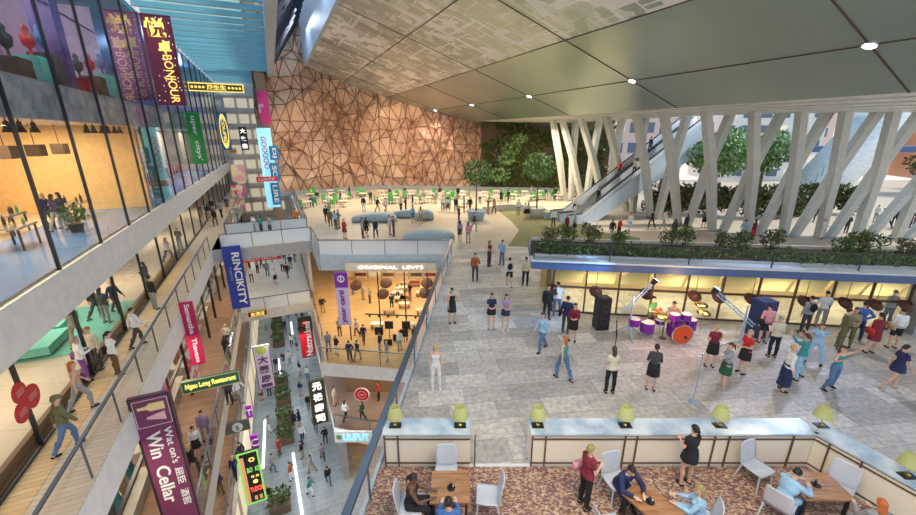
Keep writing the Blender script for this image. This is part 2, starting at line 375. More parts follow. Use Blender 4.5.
def body(pose, fem):
    key = ('body', pose, fem)
    if key in BONES: return BONES[key]
    j = skeleton(pose, fem); mb = MB(); bust = .115 if fem else .13
    up = (j['neck'] - j['pel']).normalized(); Mt = Vector((0, 0, 1)).rotation_difference(up).to_matrix()
    wx = (.155, .125, .15) if fem else (.15, .14, .18)
    mb.ell(j['pel'] + up * .0, (wx[0] + .012, .115, .13), Mt); mb.ell(j['waist'], (wx[1], .095, .15), Mt)
    mb.ell(j['chest'], (wx[2], .108, .19), Mt); mb.ell(j['neck'] - up * .055, (.125 if fem else .15, .072, .07), Mt)
    if fem:
        for s_ in (-1, 1): mb.ell(j['chest'] + up * .02 + Vector((s_ * .065, -.085, 0)), (.058, .05, .055), Mt)
    hd = j['head']; Hq = Vector((0, 0, 1)).rotation_difference(j['hup']).to_matrix()
    mb.cap(j['neck'] - up * .03, hd - j['hup'] * .04, .055 if not fem else .045, .05)
    mb.ell(hd + Hq @ Vector((0, .012, .02)), (.073, .093, .098), Hq, 18, 12); mb.ell(hd + Hq @ Vector((0, -.022, -.05)), (.055, .066, .062), Hq)
    mb.cap(hd + Hq @ Vector((0, -.086, .01)), hd + Hq @ Vector((0, -.104, -.022)), .009, .014, 6)
    for s_ in (-1, 1): mb.ell(hd + Hq @ Vector((s_ * .076, .012, -.005)), (.012, .02, .03), Hq, 8, 6)
    for i, sgn in enumerate((-1, 1)):
        k_ = .88 if fem else 1.0
        sh, el, wr, hp, kn, an = (j[(n_, i)] for n_ in ('sh', 'el', 'wr', 'hp', 'kn', 'an')); fd = j[('fd', i)]
        mb.cap(sh, el, .054 * k_, .040 * k_); mb.cap(el, wr, .040 * k_, .027 * k_)
        # hand: palm, four fingers of different length bent at the knuckle, thumb from the side
        side = fd.cross(Vector((1, 0, 0))); side = side.normalized() if side.length > .2 else Vector((0, 1, 0))
        acr = Vector((0, -1, 0)) - fd * fd.dot(Vector((0, -1, 0)))
        if acr.length < .3: acr = Vector((-sgn, 0, 0)) - fd * fd.dot(Vector((-sgn, 0, 0)))
        acr.normalize(); nrm = fd.cross(acr).normalized()
        if nrm.x * sgn > 0: nrm = -nrm
        q = Matrix((acr, nrm, fd)).transposed(); pc = wr + fd * .05
        mb.ell(pc, (.042, .018, .052), q)
        for n_, (o_, L) in enumerate(((-.03, .052), (-.010, .068), (.011, .074), (.032, .066))):
            a = pc + acr * o_ + fd * .038; b_ = a + fd * L * .55; c_ = b_ + (fd * .8 + nrm * .6).normalized() * L * .5
            mb.cap(a, b_, .0095, .009, 6); mb.cap(b_, c_, .009, .008, 6)
        a = pc + acr * .034 - fd * .02; b_ = a + (acr * .8 + fd * .7).normalized() * .035; mb.cap(a, b_, .0125, .011, 6); mb.cap(b_, b_ + fd * .028, .011, .009, 6)
        mb.cap(hp, kn, .088 if fem else .085, .053); mb.cap(kn, an, .053, .034); mb.ell(kn + (an - kn) * .3 + Vector((0, .015, 0)), (.053, .056, .10))
        ft = Vector((sgn * .02, -1, 0)); fa = an + Vector((0, 0, -.035))
        mb.cap(fa + Vector((0, .03, -.005)), fa + ft * .13 + Vector((0, 0, -.012)), .036, .026, 8); mb.ell(fa + ft * .07 + Vector((0, 0, -.012)), (.043, .09, .028))
    me = remesh(mb, .0125, 2)
    # face colours: eyes and lips
    for n_ in range(3): me.materials.append(None)
    me.name = 'person_body'
    Hi = Hq.inverted()
    for pl in me.polygons:
        c = Hi @ (Vector(pl.center) - hd)
        if c.y < -.05 and abs(c.z - .012) < .010 and abs(abs(c.x) - .031) < .015: pl.material_index = 1
        elif c.y < -.06 and abs(c.z + .052) < .008 and abs(c.x) < .022: pl.material_index = 2
    BONES[key] = (me, j, Hq); return BONES[key]
def segd(p_, a, b):
    ab = b - a; t = max(0, min(1, (p_ - a).dot(ab) / ab.dot(ab))); return (p_ - a - ab * t).length, t
def garment(kind, pose, fem):
    """skin-tight shell over the body: kind in tee, sleeve, top, trousers, shorts, shoes"""
    key = (kind, pose, fem)
    if key in BONES: return BONES[key]
    me, j, Hq = body(pose, fem)
    bones = [('torso', j['pel'] + Vector((0, 0, .02)), j['neck'], .11), ('head', j['neck'] + (j['head'] - j['neck']) * .5, j['head'], .07)]
    for i in (0, 1):
        bones += [('ua', j[('sh', i)], j[('el', i)], .045), ('fa', j[('el', i)], j[('wr', i)], .033), ('hand', j[('wr', i)] + j[('fd', i)] * .02, j[('wr', i)] + j[('fd', i)] * .16, .02),
                  ('th', j[('hp', i)], j[('kn', i)], .068), ('sk', j[('kn', i)], j[('an', i)], .043), ('ft', j[('an', i)] + Vector((0, .02, -.04)), j[('an', i)] + Vector((0, -.14, -.045)), .035)]
    upv = (j['neck'] - j['pel']).normalized()
    def cls(p_):
        best = None
        for n_, a, b, r_ in bones:
            d, t = segd(p_, a, b); d -= r_
            if best is None or d < best[0]: best = (d, n_, t)
        return best[1], best[2]
    vs = [Vector(v.co) for v in me.vertices]; ns = [Vector(v.normal) for v in me.vertices]
    keep = []
    for pl in me.polygons:
        c = Vector(pl.center); n_, t = cls(c); h_ = (c - j['pel']).dot(upv); ok = False
        if kind in ('tee', 'sleeve', 'top'):
            ok = (n_ == 'torso' and h_ > -.02 and h_ < .50) or (n_ == 'th' and h_ > -.03)
            if kind != 'top': ok = ok or (n_ == 'ua' and (kind == 'sleeve' or t < .55))
            if kind == 'sleeve': ok = ok or (n_ == 'fa' and t < .93)
            if kind == 'top': ok = ok and h_ < .43
        elif kind in ('trousers', 'shorts'):
            ok = (n_ == 'torso' and h_ < .06) or n_ == 'th'
            if kind == 'trousers': ok = ok or (n_ == 'sk' and t < .97)
            else: ok = ok and not (n_ == 'th' and t > .8)
        elif kind[:4] == 'shoe':
            k_ = int(kind[4]); ok = n_ == 'ft' and (c - j[('an', k_)]).length < (c - j[('an', 1 - k_)]).length
        if ok: keep.append(pl)
    off = {'tee': .014, 'sleeve': .016, 'top': .010, 'trousers': .011, 'shorts': .016, 'shoe0': .008, 'shoe1': .008}[kind]
    idx = {}; nv = []; fs = []
    for pl in keep:
        f = []
        for vi in pl.vertices:
            if vi not in idx:
                p_ = vs[vi]; extra = 0
                if kind == 'trousers':
                    _, t = cls(p_); extra = .005 * (cls(p_)[0] == 'sk')
                idx[vi] = len(nv); nv.append(p_ + ns[vi] * (off + extra + .004 * nz(p_ * 14)))
            f.append(idx[vi])
        fs.append(f)
    g = bpy.data.meshes.new(kind); g.from_pydata(nv, [], fs); g.polygons.foreach_set('use_smooth', [True] * len(fs)); g.materials.append(None); g.update()
    BONES[key] = g; return g
def skirt(kind, pose, fem):
    key = (kind, pose, fem)
    if key in BONES: return BONES[key]
    me, j, Hq = body(pose, fem); n = 20; rings = []
    drop = {'skirt': .46, 'long_skirt': .82, 'mini': .30}[kind]
    for k in range(7):
        u = k / 6; z = j['pel'].z + .10 - u * drop
        c = Vector((0, j['waist'].y * (1 - u), 0)); pts = []
        for i in (0, 1):
            hp, kn, an = j[('hp', i)], j[('kn', i)], j[('an', i)]
            if z > kn.z: t = min(1, max(0, (hp.z - z) / max(.05, hp.z - kn.z))); q = hp.lerp(kn, t)
            else: t = min(1, max(0, (kn.z - z) / max(.05, kn.z - an.z))); q = kn.lerp(an, t)
            pts.append(q)
        mid = (pts[0] + pts[1]) / 2; dy = abs(pts[0].y - pts[1].y) / 2; dx = abs(pts[0].x - pts[1].x) / 2
        rx = .135 + .04 * min(1, u * 3) + u * .03; rx = max(rx, dx + .085); ry = .115 + .03 * min(1, u * 3) + u * .04; ry = max(ry, dy + .08) if u > .15 else ry
        rings.append((mid.x, (mid.y if u > .15 else j['waist'].y * .6), z, rx, ry))
    vs = []; fs = []
    for k, (x, y, z, rx, ry) in enumerate(rings):
        for i in range(n):
            a = 2 * PI * i / n; w = 1 + .05 * (k / 6) * math.sin(a * 5); vs.append((x + rx * w * math.cos(a), y + ry * w * math.sin(a), z))
    for k in range(6):
        for i in range(n): fs.append((k * n + i, k * n + (i + 1) % n, (k + 1) * n + (i + 1) % n, (k + 1) * n + i))
    g = bpy.data.meshes.new('skirt'); g.from_pydata(vs, [], fs); g.polygons.foreach_set('use_smooth', [True] * len(fs)); g.materials.append(None); g.update()
    BONES[key] = g; return g
def hairmesh(style, pose, fem):
    key = ('hair' + style, pose, fem)
    if key in BONES: return BONES[key]
    me, j, Hq = body(pose, fem); hd = j['head']; mb = MB()
    nu, nv = 18, 12; r = (.084, .104, .112); vs = []; fs = []; idx = {}
    for a_ in range(nv + 1):
        ph = PI / 2 - PI * .78 * a_ / nv
        for b_ in range(nu):
            q = 2 * PI * b_ / nu; idx[(a_, b_)] = len(vs)
            lp = Vector((r[0] * math.cos(ph) * math.cos(q), .014 + r[1] * math.cos(ph) * math.sin(q), .022 + r[2] * math.sin(ph)))
            lp *= 1 + .03 * nz(lp * 40); vs.append(hd + Hq @ lp)
    for a_ in range(nv):
        for b_ in range(nu):
            q = 2 * PI * (b_ + .5) / nu; ph = PI / 2 - PI * .78 * (a_ + .5) / nv
            if math.sin(q) < -.15 and ph < .42: continue
            if math.sin(q) < .35 and ph < -.05: continue
            if ph < (-.5 if style != 'short' else -.3): continue
            fs.append((idx[(a_, b_)], idx[(a_, (b_ + 1) % nu)], idx[(a_ + 1, (b_ + 1) % nu)], idx[(a_ + 1, b_)]))
    mb.add(vs, fs)
    if style == 'long':
        mb.ell(hd + Hq @ Vector((0, .065, -.09)), (.078, .045, .15), Hq, 12, 8)
    elif style == 'tail':
        mb.ell(hd + Hq @ Vector((0, .115, .03)), (.03, .03, .035), Hq, 8, 6); mb.cap(hd + Hq @ Vector((0, .125, .02)), hd + Hq @ Vector((0, .135, -.14)), .026, .012, 8)
    elif style == 'cap':
        mb.lathe([(.09, 0), (.10, .03), (.085, .075), (.03, .095)], hd + Hq @ Vector((0, .01, .045)), 16, Hq)
        mb.ell(hd + Hq @ Vector((0, -.105, .05)), (.06, .06, .010), Hq, 12, 5)
    g = mb.mesh('hair', True); g.materials.append(None); BONES[key] = g; return g
def bagmesh(kind, pose, fem):
    key = ('bag' + kind, pose, fem)
    if key in BONES: return BONES[key]
    me, j, Hq = body(pose, fem); mb = MB()
    if kind == 'backpack':
        mb.ell(j['chest'] + Vector((0, .17, -.03)), (.14, .09, .2), None, 12, 8)
        for s_ in (-1, 1): mb.path([j['chest'] + Vector((s_ * .1, .12, .12)), j['chest'] + Vector((s_ * .1, 0, .165)), j['chest'] + Vector((s_ * .1, -.12, .05)), j['chest'] + Vector((s_ * .11, .10, -.16))], .014, 6)
    else:
        c = j['pel'] + Vector((.26, .02, .02)); mb.box(c, (.09, .30, .24)); mb.path([c + Vector((0, -.12, .12)), j['neck'] + Vector((-.05, -.05, -.02)), c + Vector((0, .12, .12))], .010, 6)
    g = mb.mesh('bag', True); g.materials.append(None); BONES[key] = g; return g
def inst(name, me, mats, parent):
    o = bpy.data.objects.new(name, me); COL.objects.link(o)
    for i, q in enumerate(mats):
        o.material_slots[i].link = 'OBJECT'; o.material_slots[i].material = q
    if parent: o.parent = parent
    return o
COLS = dict(white=(.80, .80, .80), cream=(.72, .64, .50), grey=(.34, .35, .36), charcoal=(.06, .06, .07), black=(.015, .015, .018), navy=(.02, .03, .10),
            blue=(.06, .16, .42), denim=(.10, .19, .36), sky=(.35, .58, .78), teal=(.05, .30, .30), green=(.08, .30, .08), olive=(.15, .15, .07), khaki=(.40, .32, .20),
            tan=(.55, .38, .22), brown=(.16, .08, .04), red=(.60, .03, .03), maroon=(.22, .02, .04), orange=(.80, .22, .04), rust=(.45, .12, .04), yellow=(.80, .60, .10),
            pink=(.80, .35, .42), purple=(.25, .08, .35), mauve=(.38, .28, .42), dark_green=(.02, .10, .05))
HAIRC = dict(black=(.012, .010, .010), brown=(.09, .04, .02), ginger=(.50, .14, .03), blond=(.55, .38, .16), grey=(.35, .34, .33), olive=(.32, .26, .10))
SK = {'l': (.72, .44, .32), 'm': (.55, .32, .21), 'd': (.16, .08, .05)}
def cmat(c): return mat('cloth_' + c, COLS[c], .8, var=.12, vs=9)
def hmat(c): return mat('hair_' + c, HAIRC[c], .5, var=.2, vs=30)
def smat(c): return mat('skin_' + c, SK[c], .5)
EYE = mat('eye_dark', (.02, .015, .01), .3); LIP = mat('lips', (.42, .12, .10), .4)
CROWD = []
def person(loc, rz, pose='stand', top='white', bot='black', label='person', fem=False, tk='sleeve', bk='trousers', hair='short', hc='black', sk='l',
           shoe='black', sc=1.0, bag=None, bagc='black', group=None, lift=0.0):
    me, j, Hq = body(pose, fem)
    o = inst('person', me, [smat(sk), EYE, LIP], None); o.location = (loc[0], loc[1], loc[2] + lift); o.rotation_euler = (0, 0, rz); o.scale = (sc,) * 3
    tag(o, label, 'person', group)
    tn = {'tee': 'shirt', 'sleeve': 'jacket', 'top': 'vest_top'}[tk]
    inst(tn, garment(tk, pose, fem), [cmat(top)], o)
    if bk in ('trousers', 'shorts'): inst(bk, garment(bk, pose, fem), [cmat(bot)], o)
    else: inst('skirt', skirt(bk, pose, fem), [cmat(bot)], o)
    for k_ in '01': inst('shoe', garment('shoe' + k_, pose, fem), [cmat(shoe)], o)
    h_ = inst('cap' if hair == 'cap' else 'hair', hairmesh(hair, pose, fem), [cmat('olive') if hair == 'cap' else hmat(hc)], o)
    if bag: inst('backpack' if bag == 'backpack' else 'shoulder_bag', bagmesh(bag, pose, fem), [cmat(bagc)], o)
    return o
# ================================================================= SETTING
EDGE0 = Vector((-2.55, 1.5, 0)); EDGE1 = Vector((-.43, 26.74, 0)); EDGE2 = Vector((-9.92, 26.74, 0))
def poly(mb, pts, z0, z1): return mb.prism([(p_[0], p_[1]) for p_ in pts], z0, z1)
EA = P(75.5, 2.1)
# plaza slab, near part (stone) and far part (warm paving)
struct('floor', poly(MB(), [(-2.55, 1.5), (60, 1.5), (60, 28.5), (-.35, 28.5), EDGE1], -1.0, 0), 'plaza_stone')
struct('floor', poly(MB(), [EDGE1, (-.35, 28.5), (60, 28.5), (60, 75), (P(75.5, 2.1).x + 0, 75), P(62, 1.9), P(28.4, 2.16)], -1.0, 0), 'far_paving')
# olive lawn patch
ol = [G(*q) for q in ((490, 206), (500, 212), (512, 222), (519, 230), (514, 238), (508, 246), (545, 248), (640, 246), (640, 238), (600, 232), (570, 214), (530, 206))]
struct('floor', poly(MB(), ol, 0.002, .02), mat('olive_floor', (.23, .22, .10), .8, var=.15, vs=2))
# right outdoor ground beyond the columns
struct('floor', MB().add([(14, 75, -.02), (160, 75, -.02), (160, 1, -.02), (60, 1, -.02)], [(0, 1, 2, 3)]), 'far_paving')
# cafe carpet
struct('floor', poly(MB(), [(-2.45, 1.6), (12.0, 1.6), P(3.45, 11.5), (8.98, 8.0), (-2.0, 8.0)], .002, .02), 'cafe_carpet')
struct('trim_1', MB().box((1.08, 8.05, .012), (1.6, .10, .02)), 'white_paint')
# fascias of the plaza edge
struct('trim_2', MB().bar((EDGE1.x, EDGE1.y - .06, -.55), (EDGE2.x, EDGE2.y - .06, -.55), .1, 1.2), 'pale_blue_paint')
n_ = (EDGE1 - EDGE0).normalized(); l_ = Vector((-n_.y, n_.x, 0))
struct('trim_3', MB().bar(EDGE0 + l_ * .06 + Vector((0, 0, -.55)), EDGE1 + l_ * .06 + Vector((0, 0, -.55)), .1, 1.2), 'pale_blue_paint')
struct('trim_4', MB().boxA(28.4, 75, 2.0, 2.08, -1.15, .05), 'pale_blue_paint')

# atrium levels on the left
def levelslab(s0, s1, t0, t1, z, th_, m, fm):
    struct('floor', MB().boxA(s0, s1, t0, t1, z - .05, z), m)
    struct('trim_5', MB().boxA(s0, s1, t0, t1 + .04, z - th_, z - .052), fm)
levelslab(2, 33, -7.0, -5.05, 0, 1.1, 'pale_deck', 'slab_light' if 'slab_light' in M_ else 'white_paint')
struct('floor', MB().boxA(2, 33, -7.35, -6.15, 0.001, .012), 'deck_wood')
levelslab(33, 76, -7.0, -4.4, 0, 1.0, 'pale_deck', 'grey_wall')
levelslab(2, 33, -16, -7.0, 0, .6, 'far_paving', 'beige_wall')
levelslab(33, 76, -16, -7.0, 0, .6, 'far_paving', 'beige_wall')
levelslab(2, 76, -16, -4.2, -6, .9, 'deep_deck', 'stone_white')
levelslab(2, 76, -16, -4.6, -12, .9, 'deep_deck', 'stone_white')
levelslab(33, 37.2, -5.05, 2.05, 0, 1.0, 'stone_white', 'slab_grey')            # bridge across the atrium
levelslab(35.2, 76, -4.19, 1.55, -6.25, .9, 'white_tile' if 'white_tile' in M_ else 'stone_white', 'stone_white')
levelslab(2, 76, -16, -6.95, 4.0, 1.4, 'far_paving', 'white_paint')
struct('floor', MB().boxA(2, 76, -10.6, -6.96, 4.001, 4.012), mat('floor_blue', (.16, .34, .78), .15, var=.15, vs=.4))
levelslab(2, 76, -16, -6.95, 10.0, 1.3, 'slab_grey', 'blue_marble')
struct('trim_6', MB().boxA(2, 75, -6.79, -6.70, 2.62, 4.0), 'white_paint')
struct('floor', MB().boxA(0, 76, -16, 30, -17.1, -17), 'street_paving')
# walls behind the shops, per level
def wallA(s0, s1, t, z0, z1, m, nm='wall_left'): struct(nm, MB().boxA(s0, s1, t - .15, t, z0, z1), m)
wallA(2, 30, -14.6, 4, 8.7, 'orange_wall'); wallA(30, 76, -11, 4, 8.7, 'beige_wall')
wallA(2, 34, -13.5, 10, 15.6, 'violet_wall'); wallA(34, 76, -9, 10, 15.6, 'column_blue')
struct('wall_partition', MB().boxA(33.9, 34.1, -13.6, -9.0, 10, 15.6), 'violet_wall')
wallA(2, 76, -13, 0, 2.6, 'beige_wall'); wallA(2, 76, -11, -6, -.6, 'beige_wall'); wallA(2, 76, -11, -12, -6.9, 'brown_wall')
wallA(2, 76, -4.75, -17, -12.9, 'beige_wall')
struct('wall_left', MB().boxA(29.6, 29.9, -14.6, -7.2, 4, 8.7), 'orange_wall')
struct('ceiling', MB().boxA(2, 76, -16, -6.9, 15.6, 15.9), 'band_blue')
# end wall of the atrium
struct('wall_back', MB().boxA(76, 76.4, -16, 2.0, -17, 30), mat('end_beige', (.78, .73, .68), .6, var=.1, vs=.3))
mb = MB()
for k in range(9): mb.boxA(75.7, 75.99, -6.5, 1.0, -5 + k * 2.4, -4.7 + k * 2.4)
struct('trim_7', mb, 'white_paint')
mb = MB()
for k in range(8):
    for q in range(4): mb.boxA(75.85, 75.99, -6 + q * 1.8, -4.6 + q * 1.8, -4.4 + k * 2.4, -3.0 + k * 2.4)
struct('window_1', mb, mat('lit_window', (.66, .60, .52), .3, emit=(1, .86, .62), es=.4))
# right side of the street under the plaza
struct('wall_right', MB().boxA(24.9, 76, 1.9, 2.3, -17, -12.9), 'grey_wall')
struct('wall_right', MB().boxA(36, 76, 1.62, 1.9, -5.6, -1.1), 'slab_grey')
struct('floor', poly(MB(), [(-9.3, 23.13), (-.95, 22.0), (3, 22), (3, 62), P(76, 1.6), P(24.9, 1.6)], -6.55, -6.5), 'shop_wood')
struct('trim_8', poly(MB(), [(-9.35, 23.05), (-.9, 21.93), (3, 21.9), (3, 62), P(76, 1.56), P(24.9, 1.56)], -7.5, -6.555), 'white_paint')
struct('floor', poly(MB(), [P(24.9, 1.6), (-6.3, 22.6), (3, 22.0), (3, 50), P(76, 1.6)], -12.05, -12.0), mat('mauve_floor', (.30, .22, .19), .35, var=.12, vs=1))
struct('trim_9', poly(MB(), [P(24.8, 1.56), (-6.3, 22.52), (3, 21.9), (3, 50), P(76, 1.56)], -12.9, -12.055), 'white_paint')
struct('wall_far', MB().box((-3, 40, -3.8), (18, .3, 5.4)), 'shop_wallcream' if 'shop_wallcream' in M_ else mat('shop_cream', (.85, .68, .42), .6, var=.15, vs=1.5))
struct('wall_far', MB().box((-3.2, 27.5, -9.8), (12, .3, 4.6)), 'brown_wall')
struct('wall_far', MB().box((-3.2, 27.0, -15), (14, .3, 4.2)), mat('amber_wall', (.55, .24, .08), .5, var=.35, vs=1.5))
struct('wall_right', MB().box((3.1, 30, -9), (.3, 20, 16)), 'beige_wall')

# ---- big brushed-metal ceiling, sloping down to the right, with its printed map
def ceilpoly(s0, s1, t0, t1, m, dz=0.0, nm='ceiling', thick=.3):
    v = [P(s0, t0, ceilz(t0) + dz), P(s1, t0, ceilz(t0) + dz), P(s1, t1, ceilz(t1) + dz), P(s0, t1, ceilz(t1) + dz)]
    v += [q + Vector((0, 0, thick)) for q in v]
    struct(nm, MB().add(v, [(3, 2, 1, 0), (4, 5, 6, 7), (0, 1, 5, 4), (1, 2, 6, 5), (2, 3, 7, 6), (3, 0, 4, 7)]), m)
ceilpoly(-4, 82, 5.65, 16.7, 'ceiling_map'); ceilpoly(-4, 72, 16.7, 27.3, 'ceiling_metal')
mb = MB()
for s_ in [9.05 + 11.95 * k for k in range(6)]: mb.bar(P(s_, 5.65, ceilz(5.65) - .01), P(s_, 27.3, ceilz(27.3) - .01), .07, .04)
for t_ in (10.7, 16.7, 22.5): mb.bar(P(-4, t_, ceilz(t_) - .01), P(75, t_, ceilz(t_) - .01), .07, .04)
struct('trim_10', mb, 'deep_brown')
# vertical blue fascia, skylight and edge beam
struct('trim_11', MB().boxA(-4, 80, 5.35, 5.65, 17.15, 23.1), mat('fascia_blue', (.42, .56, .74), .35, 0, var=.08, vs=.4))
mb = MB()
for k in range(28):
    s_ = 10 + k * 2.4; mb.bar(P(s_, 1.35, 16.6), P(s_ + 2.2, 5.4, 22.9), .16, .22)
for f in (.25, .5, .75): mb.bar(P(5, 1.35 + 4.05 * f, 16.6 + 6.3 * f), P(78, 1.35 + 4.05 * f, 16.6 + 6.3 * f), .07, .1)
struct('window_2', mb, 'dark_metal')
struct('window_2', MB().quad(P(5, 1.3, 16.75), P(80, 1.3, 16.75), P(80, 5.4, 23.05), P(5, 5.4, 23.05)), 'facade_glass')
struct('trim_12', MB().boxA(2, 76, .62, 1.35, 15.4, 16.9), 'pale_blue_paint')
# blue roof fins of the atrium
mb = MB()
for k in range(36): 
    s_ = 6 + k * 2.0
    mb.add([P(s_, -6.9, 15.95), P(s_, .62, 15.95), P(s_ + .1, .62, 16.3), P(s_ + .1, -6.9, 16.3), P(s_ + .2, -6.9, 15.95), P(s_ + .2, .62, 15.95), P(s_ + .3, .62, 16.3), P(s_ + .3, -6.9, 16.3)],
           [(0, 1, 2, 3), (7, 6, 5, 4), (0, 4, 5, 1), (1, 5, 6, 2), (2, 6, 7, 3), (3, 7, 4, 0)])
struct('ceiling', mb, mat('fin_blue', (.24, .42, .48), .4))
mb = MB()
mb.quad(P(4, -6.9, 16.34), P(76, -6.9, 16.34), P(76, .62, 16.34), P(4, .62, 16.34))
m, nt, b = base('sky_membrane', .6); b.inputs['Base Color'].default_value = (.25, .62, .72, 1); b.inputs['Transmission Weight'].default_value = 0
tr = N(nt, 'ShaderNodeBsdfTransparent'); tr.inputs[0].default_value = (.56, .88, .92, 1); mx = N(nt, 'ShaderNodeMixShader'); mx.inputs[0].default_value = .8
nt.links.new(b.outputs[0], mx.inputs[1]); nt.links.new(tr.outputs[0], mx.inputs[2]); nt.links.new(mx.outputs[0], nt.nodes['Material Output'].inputs[0])
struct('ceiling', mb, 'sky_membrane')

# ---- bright louvred soffit beyond the metal ceiling, over the column row
BASES = [Vector(q) for q in ((14.5, 51.5, 0), (16.4, 50.8, 0), (18.0, 47.2, 0), (19.2, 43.1, 0), (20.2, 39.6, 0), (21.4, 36.4, 0), (23.2, 34.0, 0), (25.6, 32.9, 0), (28.1, 32.2, 0), (30.8, 31.8, 0), (33.6, 31.5, 0), (36.6, 31.2, 0), (39.8, 31.0, 0))]
inner = [P(-4, 27.3), P(5, 27.3), P(15, 27.3), P(25, 27.3), P(35, 27.3), P(45, 27.3), P(60, 27.3)]
outer = [Vector((47, 29.6, 0)), Vector((40, 32.0, 0)), Vector((33.8, 32.6, 0)), Vector((26, 34.1, 0)), Vector((21.6, 38.6, 0)), Vector((20.6, 45, 0)), Vector((16.2, 57, 0))]
mb = MB(); rows = 6
for k in range(rows):
    for i in range(6):
        a = inner[i].lerp(outer[i], k / rows); b_ = inner[i].lerp(outer[i], (k + .86) / rows); c = inner[i + 1].lerp(outer[i + 1], (k + .86) / rows); d = inner[i + 1].lerp(outer[i + 1], k / rows)
        z = 10.12 - .05 * k
        vs = [Vector((q.x, q.y, z + w)) for w in (0, .12) for q in (a, b_, c, d)]
        mb.add(vs, [(3, 2, 1, 0), (4, 5, 6, 7), (0, 1, 5, 4), (1, 2, 6, 5), (2, 3, 7, 6), (3, 0, 4, 7)])
struct('ceiling', mb, mat('soffit_white', (.86, .88, .84), .35))
mb = MB()
for i in range(6): mb.add([inner[i] + Vector((0, 0, 10.3)), inner[i + 1] + Vector((0, 0, 10.3)), outer[i + 1] + Vector((0, 0, 10.3)), outer[i] + Vector((0, 0, 10.3))], [(0, 1, 2, 3)])
struct('ceiling', mb, 'dark_metal')

# ---- far walls: faceted copper wall and the green wall
random.seed(4)
def wallpt(a, b, u, z): return Vector((a[0] + (b[0] - a[0]) * u, a[1] + (b[1] - a[1]) * u, z))
WP = [Vector((-26.6, 54.8)), Vector((-19.5, 60.6)), Vector((-12.6, 63.4)), Vector((-4.5, 63.2)), Vector((3.5, 61.3))]
def curve(u):
    f = u * (len(WP) - 1); i = min(int(f), len(WP) - 2); return WP[i].lerp(WP[i + 1], f - i)
nx, nz_ = 25, 14; grid = {}
for i in range(nx + 1):
    for k in range(nz_ + 1):
        jx = 0 if i in (0, nx) else random.uniform(-.36, .36); jz = 0 if k == 0 else random.uniform(-.4, .4)
        u = (i + jx + (.5 if k % 2 and 0 < i < nx else 0)) / nx; u = max(0, min(1, u)); c = curve(u)
        grid[(i, k)] = Vector((c.x, c.y + random.uniform(-.45, .45), .4 + (k + jz) * 24 / nz_))
fs = []; mb = MB(); bars = set()
for i in range(nx):
    for k in range(nz_):
        a, b_, c, d = (i, k), (i + 1, k), (i + 1, k + 1), (i, k + 1)
        tr = [(a, b_, c), (a, c, d)] if (k % 2) else [(a, b_, d), (b_, c, d)]
        for t_ in tr:
            mb.add([grid[q] for q in t_], [(0, 1, 2)])
            for x in range(3): bars.add(tuple(sorted((t_[x], t_[(x + 1) % 3]))))
struct('wall_far', mb, 'facet_copper')
mb = MB()
for a, b_ in bars:
    A_, B_ = grid[a] + Vector((.03, -.12, 0)), grid[b_] + Vector((.03, -.12, 0)); mb.tube(A_, B_, .05, .05, 5, False)
struct('trim_13', mb, mat('lattice_brown', (.20, .10, .07), .5))
struct('baseboard_far', MB().bar((-26.6, 54.2, .3), (-12.6, 62.6, .3), .5, .6).bar((-12.6, 62.6, .3), (3.5, 60.6, .3), .5, .6).bar((3.5, 60.6, .3), (22, 58.2, .3), .5, .6), mat('base_slate', (.30, .33, .40), .4))
struct('trim_14', MB().boxA(60.5, 61.8, -.9, .3, -6, 24), mat('tan_column', (.40, .27, .18), .5, var=.1))
struct('wall_far', MB().bar((3.4, 61.4, 6), (22, 59.0, 6), .3, 12), 'deep_brown')
struct('wall_far', MB().bar((22, 59.0, 6), (23.5, 70, 6), .3, 12), 'deep_brown')
random.seed(9)
LEAF = [(0, 0, 0), (.35, .12, .5), (0, .2, 1), (-.35, .12, .5)]
def leafcloud(mb, c, rad, n, sz, flat=1.0):
    for _ in range(n):
        d = Vector((random.gauss(0, 1), random.gauss(0, 1), random.gauss(0, 1))).normalized(); r_ = random.uniform(.45, 1) ** .6
        p_ = Vector(c) + Vector((d.x * rad[0], d.y * rad[1], d.z * rad[2])) * r_
        q = Euler((random.uniform(-.9, .9), random.uniform(-.9, .9), random.uniform(0, 6.28))).to_matrix(); s_ = sz * random.uniform(.6, 1.3)
        mb.cur = random.choice((0, 0, 1)) if mb.two else 0
        mb.add([p_ + q @ (Vector(v) * s_) for v in LEAF], [(0, 1, 2, 3)])
    mb.cur = 0; return mb
MB.two = True
mb = MB()
for _ in range(300):
    u = random.random(); z = random.uniform(.6, 10.2); x = 3.8 + 18 * u; y = 61.2 - 2.3 * u - random.uniform(.1, .5)
    leafcloud(mb, (x, y, z), (random.uniform(.5, 1.1), .35, random.uniform(.3, .8)), 38, .42)
tag(mb.build('green_wall_foliage', ['leaf_dark', 'leaf_moss']), 'dark living green wall of dense planting at the far end of the plaza', 'green wall', kind='stuff')
for i, (px, py, r_) in enumerate(((512, 150, 1.0), (520, 140, .8), (507, 160, .9), (500, 176, 1.1))):
    c = Yp(px, py, 60.0); mb = MB(); leafcloud(mb, c, (1.5 * r_, .5, 1.0 * r_), 260, .4)
    tag(mb.build('bright_bush', ['leaf_light', 'leaf_mid']), ['bright green bush growing out of the green wall, second highest of four', 'bright green bush growing out of the green wall, highest of four', 'bright green bush growing out of the green wall, third highest of four', 'bright green bush growing out of the green wall, lowest of four'][i], 'bush', 'bright bushes on the green wall')

